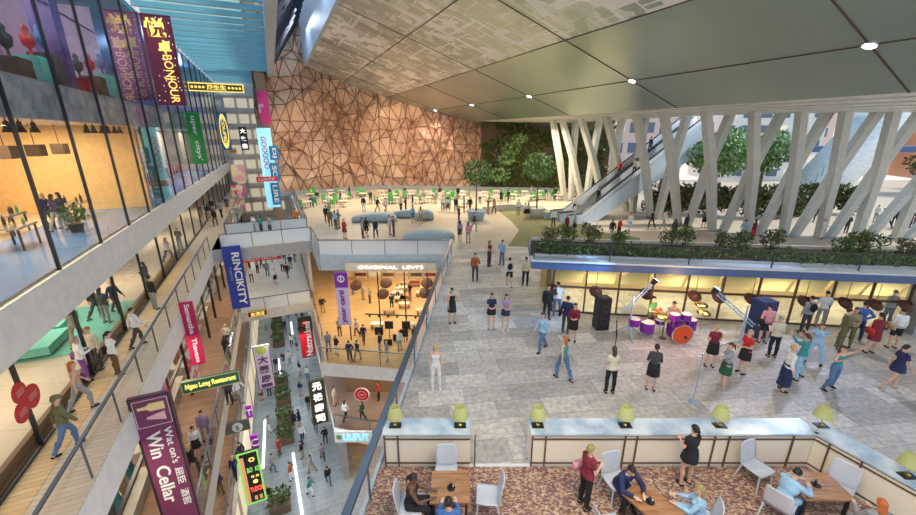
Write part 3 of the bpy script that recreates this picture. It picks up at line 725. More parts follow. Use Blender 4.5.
# ---- window front of the left facade: one glass skin with mullions
struct('window_3', MB().quad(P(4, -6.8, 0.05), P(75.5, -6.8, 0.05), P(75.5, -6.8, 15.6), P(4, -6.8, 15.6)), 'facade_glass')
mb = MB()
for k in range(19): 
    s_ = 5.45 + 3.63 * k + .16 * 0; mb.boxA(s_ - .03, s_ + .03, -6.83, -6.73, 0, 15.7)
for z in (0.05,): mb.boxA(4, 75.5, -6.83, -6.74, z - .04, z + .04)
struct('trim_18', MB().boxA(4, 33, -7.12, -6.98, .014, .34), 'brown_wall')
struct('window_3', mb, 'dark_metal')
for z0, z1, wn, tf in ((-6, -.95, 'window_4', -5.9), (-12, -6.9, 'window_5', -7.2)):
    struct(wn, MB().quad(P(4, tf, z0), P(75, tf, z0), P(75, tf, z1), P(4, tf, z1)), 'facade_glass')
    mb = MB()
    for k in range(19): s_ = 5.45 + 3.63 * k; mb.boxA(s_ - .06, s_ + .06, tf - .05, tf + .1, z0, z1)
    mb.boxA(4, 75, tf - .04, tf + .08, z0 + 2.6, z0 + 2.72)
    struct(wn, mb, 'dark_metal')
mb = MB()
for k in range(16): s_ = 6 + 4.4 * k; mb.boxA(s_, s_ + 3.4, -4.72, -4.68, -16.6, -13.6)
struct('window_6', mb, mat('warm_shopglass', (.6, .5, .35), .2, emit=(1, .8, .5), es=.5))
# ================================================================= BALUSTRADES
def balustrade(pts, label, gl='clear_glass', post=2.6, h=1.1, rw=.07, rm='rail_metal', group=None, rh=.06):
    pts = [Vector(p_) for p_ in pts]
    o = E_('glass_balustrade', pts[0], label, 'balustrade', group)
    mb = MB(); up = Vector((0, 0, h))
    for a, b in zip(pts, pts[1:]): mb.bar(a + up, b + up, rw, rh)
    mb.build('handrail', rm, o)
    mb = MB()
    for a, b in (zip(pts, pts[1:]) if gl else []): mb.quad(a + Vector((0, 0, .04)), b + Vector((0, 0, .04)), b + up * .96, a + up * .96)
    if gl: mb.build('glass_panel', gl, o)
    for a, b in zip(pts, pts[1:]):
        n = max(1, int((b - a).length / post + .5))
        for k in range(n + (1 if b is pts[-1] else 0)):
            p_ = a.lerp(b, k / n); MB().bar(p_, p_ + up, .045, .03, Vector((0, 1, 0))).build('post', rm, o)
    return o
Vz = lambda v, z: Vector((v[0], v[1], z))
balustrade([EDGE0 + Vector((.0, 0, 0)), EDGE1 + Vector((-.02, 0, 0))], 'long glass balustrade with thick slate blue handrail running up beside the cafe and plaza', rw=.17, rh=.10, post=2.9, rm=mat('slate_rail', (.06, .09, .14), .35, .3), gl='rail_glass')
balustrade([EDGE1 + Vector((-.1, 0, 0)), EDGE2, P(32.9, 2.05)], 'pale glass balustrade along the plaza edge above the wide lit shop', gl='pale_glass', post=2.4)
balustrade([P(2, -5.12), P(32.8, -5.12)], 'open handrail with slim posts along the timber walkway on the left', gl=None, post=2.2, rw=.08)
balustrade([P(33.05, -4.4), P(33.05, 2.0)], 'glass balustrade on the near side of the upper bridge', gl='pale_glass', post=2.1)
balustrade([P(37.15, -4.4), P(37.15, 2.0)], 'glass balustrade on the far side of the upper bridge', gl='pale_glass', post=2.1)
balustrade([P(37.3, 2.05), P(62, 2.0)], 'glass balustrade on the plaza edge beyond the upper bridge', gl='pale_glass', post=3)
balustrade([P(35.25, -4.15, -6.25), P(35.25, 1.5, -6.25)], 'glass balustrade at the front of the lower white bridge', gl='pale_glass', post=1.9)
balustrade([P(2, -4.25, -6), P(35.2, -4.25, -6)], 'glass balustrade on the second timber gallery below the walkway', gl='clear_glass', post=3)
balustrade([P(2, -4.65, -12), P(75, -4.65, -12)], 'glass balustrade on the lowest timber gallery above the street', gl='clear_glass', post=3.5)
balustrade([P(37.2, -4.45), P(75, -4.45)], 'glass balustrade of the far left gallery behind the upper bridge', gl='clear_glass', post=3)
balustrade([(-9.3, 23.18, -6.5), (-1.0, 22.05, -6.5)], 'clear glass balustrade in front of the wide lit shop', gl='clear_glass', post=2.1)
balustrade([P(25, 1.65, -6.5), P(60, 1.65, -6.5)], 'clear glass balustrade at the left edge of the lit shop floor', gl='clear_glass', post=3)
balustrade([P(24.9, 1.65, -12), (-6.2, 22.66, -12), (-1.5, 22.3, -12)], 'glass balustrade of the gallery under the wide lit shop', gl='clear_glass', post=2)

# ================================================================= COLUMNS
ZT = 10.1
def strut(a, b, kink, w=1.0):
    mb = MB(); n = 6; vs = []
    a, b = Vector(a), Vector(b); d = b - a; mid = a.lerp(b, .5) + kink
    pts = [(a, w * .42), (mid, w * .52), (b, w * .5)]
    side = Vector((d.x, d.y, 0)); rdir = Vector((mid.x, mid.y, 0)).normalized(); xdir = Vector((rdir.y, -rdir.x, 0))
    for p_, r_ in pts:
        for i in range(n):
            q = PI / 6 + 2 * PI * i / n; vs.append(p_ + xdir * (r_ * math.cos(q)) + rdir * (r_ * math.sin(q)))
    fs = []
    for k in range(2):
        for i in range(n): fs.append((k * n + i, k * n + (i + 1) % n, (k + 1) * n + (i + 1) % n, (k + 1) * n + i))
    fs += [tuple(range(n)), tuple(range(2 * n, 3 * n))]
    return mb.add(vs, fs)
TOPS = [(553, 576), (562, 600), (581, 622), (606, 645), (636, 687), (663, 730), (705, 781), (753, 827), (800, 877), (844, 920), (892, 985), (945, 1040)]
nm = ['behind the upper left end of the escalator', 'second from the left', 'third from the left', 'fourth from the left, behind the escalator', 'crossing just right of the escalator', 'whose foot stands right of the escalator', 'in front of the big tree', 'fourth from the right with a tree behind', 'third from the right before the white curved ramp', 'second from the right before the white curved ramp', 'next to last at the right edge', 'rightmost, cut by the picture edge']
for i in range(len(BASES) - 1):
    b0 = BASES[i]; nxt = BASES[i + 1]; prv = BASES[i - 1] if i else b0 - (nxt - b0); step = nxt - b0
    o = E_('forked_column', b0, 'pale forked diagonal column ' + nm[i], 'column', 'forked columns along the open side of the plaza')
    sep = .42
    near = i >= 5
    tA = b0 + ((nxt - b0) * (.20 if i > 6 else -.18)); tB = nxt + (nxt - b0) * (.62 if i > 6 else .30)
    u_ = step.normalized() * sep
    tA, tB = Yp(TOPS[i][0], 118, b0.y), Yp(TOPS[i][1], 118, b0.y)
    strut(b0 - u_, Vz(tA, ZT), step * .06).build('strut', 'column_white', o)
    strut(b0 + u_, Vz(tB, ZT), step * -.05).build('strut', 'column_white', o)
    MB().lathe([(.75, 0), (.7, .12)], b0, 10).build('base_plate', 'grey_wall', o)

# ================================================================= ESCALATOR
e0 = Vector((11.4, 38.6, 0)); e1 = Vector((25.6, 45.2, 9.2)); ed = Vector((e1.x - e0.x, e1.y - e0.y, 0)).normalized(); en = Vector((ed.y, -ed.x, 0))
def escal(off, label, ride):
    o = E_('escalator', e0 + en * off, label, 'escalator', 'twin escalators rising beside the columns')
    a = e0 + en * off; b = e1 + en * off; fl = a - ed * 1.6
    mb = MB(); nst = 44
    for k in range(nst):
        p_ = a.lerp(b, (k + .5) / nst); mb.box(p_ + Vector((0, 0, -.06)), (.95, (e1 - e0).length / nst * .9, .2), mt=Matrix((en, ed, Vector((0, 0, 1)))).transposed())
    mb.build('step_chain', 'grey_wall', o)
    for s_ in (-1, 1):
        q = en * (.62 * s_)
        MB().bar(a + q + Vector((0, 0, .42)), b + q + Vector((0, 0, .42)), .04, .75).build('glass_side', 'pale_glass', o)
        MB().bar(fl + q + Vector((0, 0, .9)), a + q + Vector((0, 0, .93)), .10, .09).bar(a + q + Vector((0, 0, .9)), b + q + Vector((0, 0, .9)), .10, .09).build('handrail', 'black_plastic', o)
        MB().bar(fl + q + Vector((0, 0, .45)), a + q + Vector((0, 0, .45)), .05, .85).build('newel', 'pale_blue_paint', o)
        MB().bar(a + q + Vector((0, 0, .03)), b + q + Vector((0, 0, .03)), .09, .10).build('skirt_trim', 'steel', o)
    MB().box(fl.lerp(a, .5) + Vector((0, 0, .02)), (1.2, 1.7, .04), mt=Matrix((en, ed, Vector((0, 0, 1)))).transposed()).build('landing_plate', 'steel', o)
    return o
escal(-.75, 'farther of the two dark escalators climbing to the upper right', 0)
escal(.75, 'nearer of the two dark escalators climbing to the upper right', 0)
o = E_('escalator_truss', e0, 'pale blue side cladding under the twin escalators', 'cladding')
for off in (-1.55, 1.55):
    a = e0 + en * off; b = e1 + en * off; w = en * .06
    vs = [a - ed * 2.2, a + ed * 1.6 + Vector((0, 0, -.02)), b + Vector((0, 0, -2.2)) + ed * 1.5, b + ed * 1.5 + Vector((0, 0, .3)), b + Vector((0, 0, .35)), a + Vector((0, 0, .45)), a - ed * 2.2 + Vector((0, 0, .75))]
    vs = [Vector(v) for v in vs]; n = len(vs)
    MB().add([v - w for v in vs] + [v + w for v in vs], [tuple(range(n)), tuple(range(2 * n - 1, n - 1, -1))] + [(i, (i + 1) % n, n + (i + 1) % n, n + i) for i in range(n)]).build('side_panel', 'pale_blue_paint', o)
MB().bar(e0 + ed * 1.5 + Vector((0, 0, -.25)), e1 + Vector((0, 0, -1.2)) + ed * .5, 3.0, .1).build('underside', 'sofa_blue', o)

# ================================================================= PAVILION (low lit shop row with planter roof)
FA = Vector((4.55, 17.35, 0)); FB = Vector((17.55, 15.70, 0)); fd_ = (FB - FA).normalized(); fn_ = Vector((fd_.y, -fd_.x, 0))  # fn_ towards camera
def FP(u, d, z): return FA + fd_ * u - fn_ * d + Vector((0, 0, z))
FL = 26.0
def fbox(mb, u0, u1, d0, d1, z0, z1):
    return mb.box(FP((u0 + u1) / 2, (d0 + d1) / 2, (z0 + z1) / 2), (u1 - u0, d1 - d0, z1 - z0), math.atan2(fd_.y, fd_.x))
struct('ceiling', fbox(MB(), -1.1, FL, -.25, 3.6, 2.24, 2.62), 'band_blue')
struct('trim_15', fbox(MB(), -1.15, FL, -.40, .30, 2.625, 2.70), mat('ledge_white', (.62, .66, .72), .4))
struct('wall_far', fbox(MB(), -.3, FL, 3.2, 3.4, 0, 2.28), 'shop_yellow')
struct('window_7', fbox(MB(), 0, FL, .02, .03, 0, 2.28), 'clear_glass')
struct('window_7', fbox(MB(), -.02, -.01, .02, 3.2, 0, 2.28), 'clear_glass')
mb = MB()
for k in range(18): fbox(mb, k * 1.5 - .03, k * 1.5 + .03, -.04, .06, 0, 2.3)
fbox(mb, 0, FL, -.05, .05, 1.28, 1.36); fbox(mb, 0, FL, -.04, .06, 0, .06)
struct('window_7', mb, 'deep_brown')
struct('trim_16', fbox(MB(), 15.1, 15.75, -.5, .3, 0, 2.9), 'grey_wall')
# slanted yellow blinds behind the upper lights
mb = MB()
for k in range(17):
    a, b, c, d = FP(k * 1.5 + .08, .12, 2.26), FP(k * 1.5 + 1.42, .12, 2.26), FP(k * 1.5 + 1.42, .55, 1.36), FP(k * 1.5 + .08, .55, 1.36)
    mb.quad(a, b, c, d)
m, nt, b = base('blind_yellow', .6); b.inputs['Base Color'].default_value = (.84, .74, .44, 1)
tr = N(nt, 'ShaderNodeBsdfTranslucent'); tr.inputs[0].default_value = (.88, .78, .46, 1); mx = N(nt, 'ShaderNodeMixShader'); mx.inputs[0].default_value = .6
nt.links.new(b.outputs[0], mx.inputs[1]); nt.links.new(tr.outputs[0], mx.inputs[2]); nt.links.new(mx.outputs[0], nt.nodes['Material Output'].inputs[0])
struct('window_8', mb, 'blind_yellow')
# planter on the roof with hedge and shrubs
o = E_('roof_planter', FP(0, .2, 2.62), 'long low planter filled with dark soil on the shop row roof', 'planter')
fbox(MB(), -1.0, FL, .32, .45, 2.62, 2.80).build('side_board', 'ledge_white', o); fbox(MB(), -1.0, FL, 2.6, 2.75, 2.62, 3.0).build('side_board', 'stone_white', o)
fbox(MB(), -1.0, FL, .45, 2.6, 2.62, 2.86).build('soil', 'soil', o)
random.seed(5); mb = MB()
for k in range(230):
    leafcloud(mb, FP(random.uniform(-.8, FL - .3), random.choice((random.uniform(.2, .7), random.uniform(.5, 1.6))), 2.98), (.4, .3, .2), 34, .13)
tag(mb.build('hedge', ['leaf_dark', 'leaf_mid']), 'low clipped hedge filling the roof planter above the shop row', 'hedge', kind='stuff')
def shrub(h, w, n, sz, mats, nst=5, seed=0):
    random.seed(seed); o = bpy.data.objects.new('shrub', None); COL.objects.link(o)
    mb = MB(); tips = []
    for k in range(nst):
        a = random.uniform(0, 6.28); r_ = w * .35; t = Vector((math.cos(a) * r_, math.sin(a) * r_, h * random.uniform(.6, .85))); mb.tube((0, 0, 0), t, .025 * h, .008, 5); tips.append(t)
    mb.build('stem', 'bark', o, local=True)
    mb = MB()
    for t in tips: leafcloud(mb, t, (w * .30, w * .30, h * .32), n // nst, sz)
    leafcloud(mb, (0, 0, h * .5), (w * .45, w * .45, h * .45), n // 2, sz)
    mb.build('foliage', mats, o, local=True)
    return o
def place(proto, used, loc, rz, sc, label, cat, group):
    o = proto if not used[0] else copy_tree(proto); used[0] = True
    o.location = loc; o.rotation_euler = (0, 0, rz); o.scale = (sc,) * 3; tag(o, label, cat, group); return o
sp1 = shrub(1.15, .9, 300, .12, ['leaf_dark', 'leaf_brown'], 6, 3); sp2 = shrub(1.1, .95, 280, .12, ['leaf_dark', 'leaf_mid'], 5, 8)
u1, u2 = [False], [False]
ordn = ['first', 'second', 'third', 'fourth', 'fifth', 'sixth', 'seventh', 'eighth', 'ninth', 'tenth', 'eleventh', 'twelfth', 'thirteenth', 'fourteenth', 'fifteenth', 'sixteenth']
for i, px in enumerate((549, 568, 592, 617, 669, 686, 722, 743, 773, 838, 858, 878, 904)):
    w = onPlane(px, 250, FP(0, 1.5, 0), fn_); u = (w - FA).dot(fd_)
    place((sp1, sp2)[i % 2], (u1, u2)[i % 2], FP(u, 1.6 + .2 * (i % 3 - 1), 2.84), i * 1.3, .82 + .08 * (i % 3), 'leafy dark shrub in the roof planter, %s from the left' % ordn[i], 'shrub', 'shrubs in the roof planter')
balustrade([FP(-1.0, -.2, 2.62), FP(FL, -.2, 2.62)], 'thin rail in front of the roof planter shrubs', gl='clear_glass', post=3.2, h=.85, rw=.04, rh=.04, rm='dark_metal')
# hanging round shades in the pavilion and the lit shop
def discs(pts, group, lab, r_=.42, cord=1.0, m='brown_disc', tilt=0.0):
    for i, p_ in enumerate(pts):
        o = E_('pendant_lamp', p_, lab(i), 'lamp', group)
        MB().lathe([(.06, .22), (r_ * .5, .16), (r_ * .92, .04), (r_, 0), (r_ * .9, -.01), (.05, .10)], p_, 20, Matrix.Rotation(tilt, 3, 'X'), False).build('shade', m, o, True)
        MB().tube(Vector(p_) + Vector((0, 0, .2)), Vector(p_) + Vector((0, 0, .2 + cord)), .012).build('cord', 'black_plastic', o)
pts = []
for px in (552, 594, 644, 692, 716, 748, 801, 842, 872, 903):
    w = onPlane(px, 291, FP(0, -.12, 0), fn_); u = (w - FA).dot(fd_); pts.append(FP(u, -.45 if u < 14.8 else -.6, 1.32))
discs(pts, 'round shades hanging along the shop row front', lambda i: 'dark brown round hanging shade on the shop row front, %s from the left' % ordn[i], .30, .75, tilt=.75)

# ================================================================= COUNTERS AND CAFE
def counter(a, b, label, marks, flip=1, depth=.52):
    a, b = Vector(a), Vector(b); d = (b - a).normalized(); n = Vector((d.y, -d.x, 0)) * flip; L = (b - a).length  # n: front normal
    rz = math.atan2(d.y, d.x); c = (a + b) / 2
    o = E_('service_counter', c, label, 'counter')
    MB().box(c - n * (depth / 2) + Vector((0, 0, .52)), (L, depth - .02, 1.0), rz).build('body', mat('counter_cream', (.95, .86, .70), .45), o)
    MB().box(c - n * (depth / 2 - .02) + Vector((0, 0, 1.045)), (L + .06, depth + .06, .05), rz).build('worktop', 'blue_marble', o)
    mb = MB(); f = n * .012
    for z in (.13, .88): mb.bar(a + f + Vector((0, 0, z)), b + f + Vector((0, 0, z)), .02, .035)
    mb.bar(a + f + Vector((0, 0, 1.0)), b + f + Vector((0, 0, 1.0)), .02, .04)
    for u in marks: p_ = a + d * u + f; mb.bar(p_ + Vector((0, 0, .02)), p_ + Vector((0, 0, 1.02)), .035, .03, n)
    mb.build('bronze_frame', 'bronze_line', o)
    return o
counter((-1.88, 8.02, 0), (.31, 8.02, 0), 'short cream panelled counter with blue marble top at the left', [.02, .36, 2.31])
counter((1.86, 8.02, 0), (9.0, 8.02, 0), 'long cream panelled counter with blue marble top behind the cafe tables', [.02, .36, 2.36, 2.66, 4.62, 4.98, 6.60])
counter((9.0, 8.02, 0), P(-1.5, 11.53), 'angled cream panelled counter with blue marble top at the right', [.3, .9, 2.9, 3.2], 1, .55)
def clamp(p_, label, tilt, dx=0):
    o = E_('table_lamp', p_, label, 'lamp', 'green shaded lamps along the counters')
    MB().box(Vector(p_) + Vector((0, 0, .012)), (.30, .20, .02)).build('base', 'black_plastic', o)
    MB().lathe([(.05, 0), (.05, .02), (.012, .05), (.012, .30)], Vector(p_) + Vector((0, 0, .02)), 12).build('stem', 'gold_metal', o)
    q = Matrix.Rotation(tilt, 3, 'Y') @ Matrix.Rotation(-.12, 3, 'X')
    MB().lathe([(.21, .0), (.205, .02), (.125, .30), (.12, .30), (.195, .02), (.21, 0)], Vector(p_) + Vector((0, .03, .24)), 24, q, False).build('lamp_shade', mat('shade_green', (.44, .46, .18), .6, emit=(.9, .85, .4), es=.03), o, True)
    MB().ell(Vector(p_) + Vector((0, 0, .36)), (.04, .04, .05)).build('bulb', mat('bulb_glow', (1, .9, .7), .4, emit=(1, .85, .5), es=3), o, True)
lampx = [(395, 'leftmost lamp with green shade on the short counter', 0), (460, 'lamp with green shade on the right end of the short counter', 0), (538, 'lamp with green shade on the left end of the long counter', 0), (626, 'lamp with green shade on the long counter above the man in dark', .02), (721, 'lamp with green shade on the long counter right of the standing waitress', .08), (823, 'lamp with green shade at the corner of the long counter', .14)]
for px, lb, tl in lampx:
    q = G(px, 427.5, 1.07); clamp(Vector((q.x, 8.27, 1.072)), lb, tl)
q = G(907, 476, 1.07); clamp(Vector((q.x + .0, q.y, 1.072)) if True else q, 'rightmost lamp with green shade on the angled counter', .15)

def chair_proto():
    o = bpy.data.objects.new('cafe_chair', None); COL.objects.link(o)
    # seat facing -Y ; back at +Y
    def sheet(prof, w0, w1, th_=.018):
        n = 10; vs = []
        for k, (y, z, w) in enumerate(prof):
            for i in range(n + 1):
                x = (i / n - .5) * w; cz = .03 * (abs(i / n - .5) * 2) ** 3; vs.append((x, y - cz * (1 if z > .5 else 0), z + (cz if z < .5 else 0)))
        m_ = len(prof); vs += [(x, y + th_ * (1 if z > .5 else .3), z - th_ * (.2 if z > .5 else 1)) for x, y, z in vs]
        fs = []; o2 = m_ * (n + 1)
        for k in range(m_ - 1):
            for i in range(n):
                a = k * (n + 1) + i; fs.append((a, a + 1, a + n + 2, a + n + 1)); fs.append((o2 + a + n + 1, o2 + a + n + 2, o2 + a + 1, o2 + a))
        for i in range(n):
            fs.append((i + 1, i, o2 + i, o2 + i + 1)); a = (m_ - 1) * (n + 1) + i; fs.append((a, a + 1, o2 + a + 1, o2 + a))
        for k in range(m_ - 1):
            a = k * (n + 1); fs.append((a, a + n + 1, o2 + a + n + 1, o2 + a)); a += n; fs.append((a + n + 1, a, o2 + a, o2 + a + n + 1))
        return MB().add(vs, fs)
    sheet([(-.26, .445, .46), (-.24, .455, .49), (-.05, .445, .50), (.15, .44, .48), (.20, .445, .47)], .5, .5).build('seat', 'chair_plastic', o, True, True)
    sheet([(.20, .43, .46), (.215, .52, .47), (.25, .70, .48), (.29, .90, .45), (.30, .94, .38)], .5, .5).build('backrest', 'chair_plastic', o, True, True)
    for sx_ in (-1, 1):
        for sy_, ty in ((-.21, -.25), (.17, .27)): MB().tube((sx_ * .205, sy_, .44), (sx_ * .235, ty, 0), .020, .014, 10).build('leg', 'chair_plastic', o, False, True)
    return o
ch = chair_proto(); chu = [False]
def chair(px, py, rz, label, z=0.0, at=None):
    p_ = at if at else G(px, py, .45); place(ch, chu, (p_.x, p_.y, .02), rz, 1.08, label, 'chair', 'pale moulded cafe chairs')
def table(c, w, d, rz, label):
    o = E_('cafe_table', (c[0], c[1], .02), label, 'table', 'wooden cafe tables', rz)
    MB().box((0, 0, .71), (w, d, .04)).build('tabletop', 'walnut_top', o, False, True)
    for x in (-1, 1):
        for y in (-1, 1): MB().box((x * (w / 2 - .08), y * (d / 2 - .08), .345), (.05, .05, .69)).build('leg', 'dark_metal', o, False, True)
def condiment(c, label):
    o = E_('condiment_set', c, label, 'condiment set', 'black condiment sets on the cafe tables')
    MB().lathe([(.09, 0), (.095, .015), (.08, .02)], c, 16).build('tray', 'black_plastic', o)
    for dx, h_, r_, m in ((-.035, .09, .028, 'black_plastic'), (.04, .07, .026, 'chrome'), (0, .11, .02, 'black_plastic')):
        MB().lathe([(r_, 0), (r_, h_ * .7), (r_ * .5, h_ * .85), (r_ * .6, h_)], Vector(c) + Vector((dx, .03 * (dx == 0), .015)), 12).build('bottle', m, o, True)
def quadcentre(q): return sum((G(x, y, .75) for x, y in q), Vector()) / len(q)
T1 = [(430, 469), (468, 469), (475, 503), (428, 507)]; c1 = quadcentre(T1); table(c1, .86, .84, 0, 'square wooden table in front of the short counter')
condiment(Vector((c1.x + .02, c1.y - .05, .752)), 'black condiment set on the table before the short counter')
a_, b_, c_ = G(617, 487, .75), G(645, 483, .75), G(682, 513, .75)
T2d = (c_ - b_).normalized(); rz2 = math.atan2(T2d.y, T2d.x) + PI / 2
c2 = (a_ + b_) / 2 + T2d * .75; table(c2, (a_ - b_).length * 1.05, 1.45, rz2, 'long wooden table below the seated man in dark, middle of three tables')
q = G(650, 502, .75); condiment(Vector((q.x, q.y, .752)), 'black condiment set on the middle table')
a_, b_, c_, d_ = G(791, 480, .75), G(818, 465, .75), G(847, 492, .75), G(813, 508, .75)
T3d = (c_ - b_).normalized(); rz3 = math.atan2(T3d.y, T3d.x) + PI / 2; c3 = (a_ + b_ + c_ + d_) / 4
table(c3, (a_ - b_).length, (b_ - c_).length, rz3, 'square wooden table tucked by the angled counter at the right')
q = G(816, 485, .75); condiment(Vector((q.x, q.y, .752)), 'black condiment set on the table at the right')
chair(446, 455, 0, 'pale chair facing the camera at the counter side of the left table', at=Vector((G(446, 466, .75).x, c1.y + .62, 0)))
chair(404, 500, PI / 2, 'pale chair left of the left table with the seated woman in black', at=Vector((c1.x - .88, c1.y - .25, 0)))
chair(492, 495, -PI / 2 - .1, 'empty pale chair right of the left table', at=Vector((c1.x + .86, c1.y - .02, 0)))
chair(620, 470, .25, 'pale chair behind the seated man in dark', at=c2 + Vector((-.55, 1.02, 0)))
chair(603, 512, PI / 2 + .2, 'empty pale chair at the bottom edge left of the middle table', at=c2 + Vector((-1.12, -.15, 0)))
chair(700, 500, -PI / 2 - .45, 'pale chair under the woman in light blue', at=c2 + Vector((.85, .05, 0)))
chair(765, 455, .35, 'pale chair with its back against the long counter', at=c3 + Vector((-.75, .75, 0)))
chair(775, 500, 2.2, 'pale chair behind the man in a pale blue shirt', at=c3 + Vector((-.95, -.22, 0)))
chair(860, 485, -1.0, 'empty pale chair against the angled counter', at=c3 + Vector((.70, .18, 0)))
# ================================================================= SIGNS
def textmesh(body, rot=0.0, fitw=None, fith=None, bold=0.0):
    c = bpy.data.curves.new('t', 'FONT'); c.body = body; c.align_x = 'CENTER'; c.align_y = 'CENTER'; c.extrude = .02; c.offset = bold; c.resolution_u = 3
    o = bpy.data.objects.new('t', c); COL.objects.link(o); bpy.context.view_layer.update()
    me = bpy.data.meshes.new_from_object(o.evaluated_get(DG()), depsgraph=DG()); bpy.data.objects.remove(o); bpy.data.curves.remove(c)
    me.transform(Matrix.Rotation(rot, 4, 'Z'))
    xs = [v.co.x for v in me.vertices]; ys = [v.co.y for v in me.vertices]; zs = [v.co.z for v in me.vertices]
    if not xs: return me
    w, h = max(xs) - min(xs), max(ys) - min(ys); cx, cy = (max(xs) + min(xs)) / 2, (max(ys) + min(ys)) / 2
    sx_ = fitw / w if fitw else None; sy_ = fith / h if fith else None; sx_ = sx_ or sy_; sy_ = sy_ or sx_
    for v in me.vertices: v.co.x = (v.co.x - cx) * sx_; v.co.y = (v.co.y - cy) * sy_; v.co.z = (v.co.z - min(zs))
    return me
def lettering(o, body, x, y, m, w=None, h=None, rot=0.0, z=.06, bold=0.0, name='lettering'):
    me = textmesh(body, rot, w, h, bold); me.materials.append(M_[m] if isinstance(m, str) else m)
    q = bpy.data.objects.new(name, me); COL.objects.link(q); q.parent = o; q.location = (x, y, z); return q
def glow(name, col, es=1.0): return mat(name, col, .4, emit=col, es=es)
glow('glow_white', (1, .97, .90), 1.1); glow('glow_gold', (1, .72, .16), 1.0); glow('glow_green', (.30, .72, .16), .55); glow('glow_red', (1, .12, .06), 1.0); glow('glow_cyan', (.35, .80, .95), .7)
mat('sign_white', (.88, .88, .88), .4)
def signboard(name, tl, tr, bl, label, m, thick=.14, cat='sign', group=None, border=None, bw=.05):
    w = (tr - tl).length; h = (bl - tl).length; x = (tr - tl).normalized(); y = (tl - bl); y = (y - x * y.dot(x)).normalized(); n = x.cross(y)
    c = (tr + bl) / 2
    o = bpy.data.objects.new(name, None); COL.objects.link(o)
    o.matrix_world = Matrix.Translation(c) @ Matrix((x, y, n)).transposed().to_4x4(); tag(o, label, cat, group)
    MB().box((0, 0, 0), (w, h, thick)).build('board', m, o, local=True)
    if border:
        mb = MB()
        for s_ in (-1, 1): mb.box((s_ * (w / 2 - bw / 2), 0, thick / 2 + .012), (bw, h, .03)); mb.box((0, s_ * (h / 2 - bw / 2), thick / 2 + .012), (w, bw, .03))
        mb.build('border', border, o, local=True)
    return o, w, h
def sgn(name, TL, TR, BL, s, label, m, **k):
    a, b, c = onS(*TL, s), onS(*TR, s), onS(*BL, s); b = a + BX * (b - a).dot(BX) if k.pop('level', True) else b
    c = Vector((a.x, a.y, c.z)); return signboard(name, a, b, c, label, m, **k)
# wine cellar
mat('sign_plum', (.17, .035, .10), .5); mat('sign_navy', (.02, .05, .36), .45); mat('sign_crimson', (.52, .01, .10), .45); mat('sign_green', (.02, .30, .06), .45)
o, w, h = sgn('hanging_sign', (127, 399), (169, 391), (185, 575), 13.6, 'large plum wine cellar sign hanging below the timber walkway', 'sign_plum', border='dark_metal', bw=.05)
f = .075
mb = MB(); 
def bottle(cx, cy, L, r_):
    return [(cx - L / 2, cy + r_ * .35), (cx - L / 2 + L * .32, cy + r_ * .4), (cx - L / 2 + L * .45, cy + r_), (cx + L / 2, cy + r_), (cx + L / 2, cy - r_), (cx - L / 2 + L * .45, cy - r_), (cx - L / 2 + L * .32, cy - r_ * .4), (cx - L / 2, cy - r_ * .35)]
MB().prism(bottle(0, h / 2 - .42, w * .66, .14), f, f + .02).build('bottle_picture', mat('sign_ochre', (.78, .60, .28), .5), o, local=True)
MB().prism([(w * .0, h / 2 - .72), (w * .30, h / 2 - .64), (w * .30, h / 2 - .96), (w * .0, h / 2 - .88), (-w * .16, h / 2 - .83), (-w * .16, h / 2 - .77)], f, f + .02).build('glass_picture', mat('sign_rose', (.78, .45, .48), .5), o, local=True)
mb = MB()
for x0, y0, x1, y1 in ((-.42, -.15, .42, -.15), (-.42, -1.12, .42, -1.12), (-.42, -.15, -.42, -1.12), (.42, -.15, .42, -1.12)): mb.bar((x0 * w, h / 2 + y0, f), (x1 * w, h / 2 + y1, f), .012, .01)
mb.build('picture_frame_line', 'sign_white', o, local=True)
lettering(o, 'Win', -w * .12, h / 2 - 1.85, 'sign_white', w=w * .36, h=1.0, rot=-PI / 2, bold=.012); lettering(o, 'Cellar', -w * .12, h / 2 - 3.5, 'sign_white', w=w * .36, h=1.55, rot=-PI / 2, bold=.012)
lettering(o, "Wat on's", w * .26, h / 2 - 2.0, 'sign_white', w=w * .2, h=1.45, rot=-PI / 2)
lettering(o, '屈臣  酒窖', w * .27, h / 2 - 3.75, 'sign_white', w=w * .22, h=1.6, rot=-PI / 2)
# blue hanging banner
o, w, h = sgn('hanging_banner', (221, 247), (240, 245), (229, 310), 32.7, 'tall royal blue banner hanging from the left end of the upper bridge', 'sign_navy', thick=.08)
lettering(o, 'RINCIKITY', w * .16, -.1, 'sign_white', w=w * .42, h=h * .84, rot=-PI / 2, bold=.02, z=.05)
lettering(o, 'TOKYO', -w * .24, .4, mat('pale_print', (.35, .45, .75), .5), w=w * .12, h=h * .22, rot=-PI / 2, z=.05)
# crimson banner
o, w, h = sgn('hanging_banner', (178, 303), (192, 300), (190, 366), 21.3, 'tall crimson banner with white lettering below the timber walkway', 'sign_crimson', thick=.08)
lettering(o, 'Samantha', w * .05, h * .24, 'sign_white', w=w * .36, h=h * .46, rot=-PI / 2, bold=.015, z=.05); lettering(o, 'Thavasa', w * .05, -h * .26, 'sign_white', w=w * .36, h=h * .40, rot=-PI / 2, bold=.015, z=.05)
# restaurant sign
o, w, h = sgn('shop_sign', (180, 382), (239, 371), (183, 394), 18.6, 'long dark green restaurant sign with yellow letters, hung across the gallery', mat('sign_darkgreen', (.02, .16, .10), .5), border='sign_ochre', bw=.03)
lettering(o, 'Ngau Long Restaurant', 0, 0, 'glow_gold', w=w * .86, h=h * .5, bold=.02, z=.08)
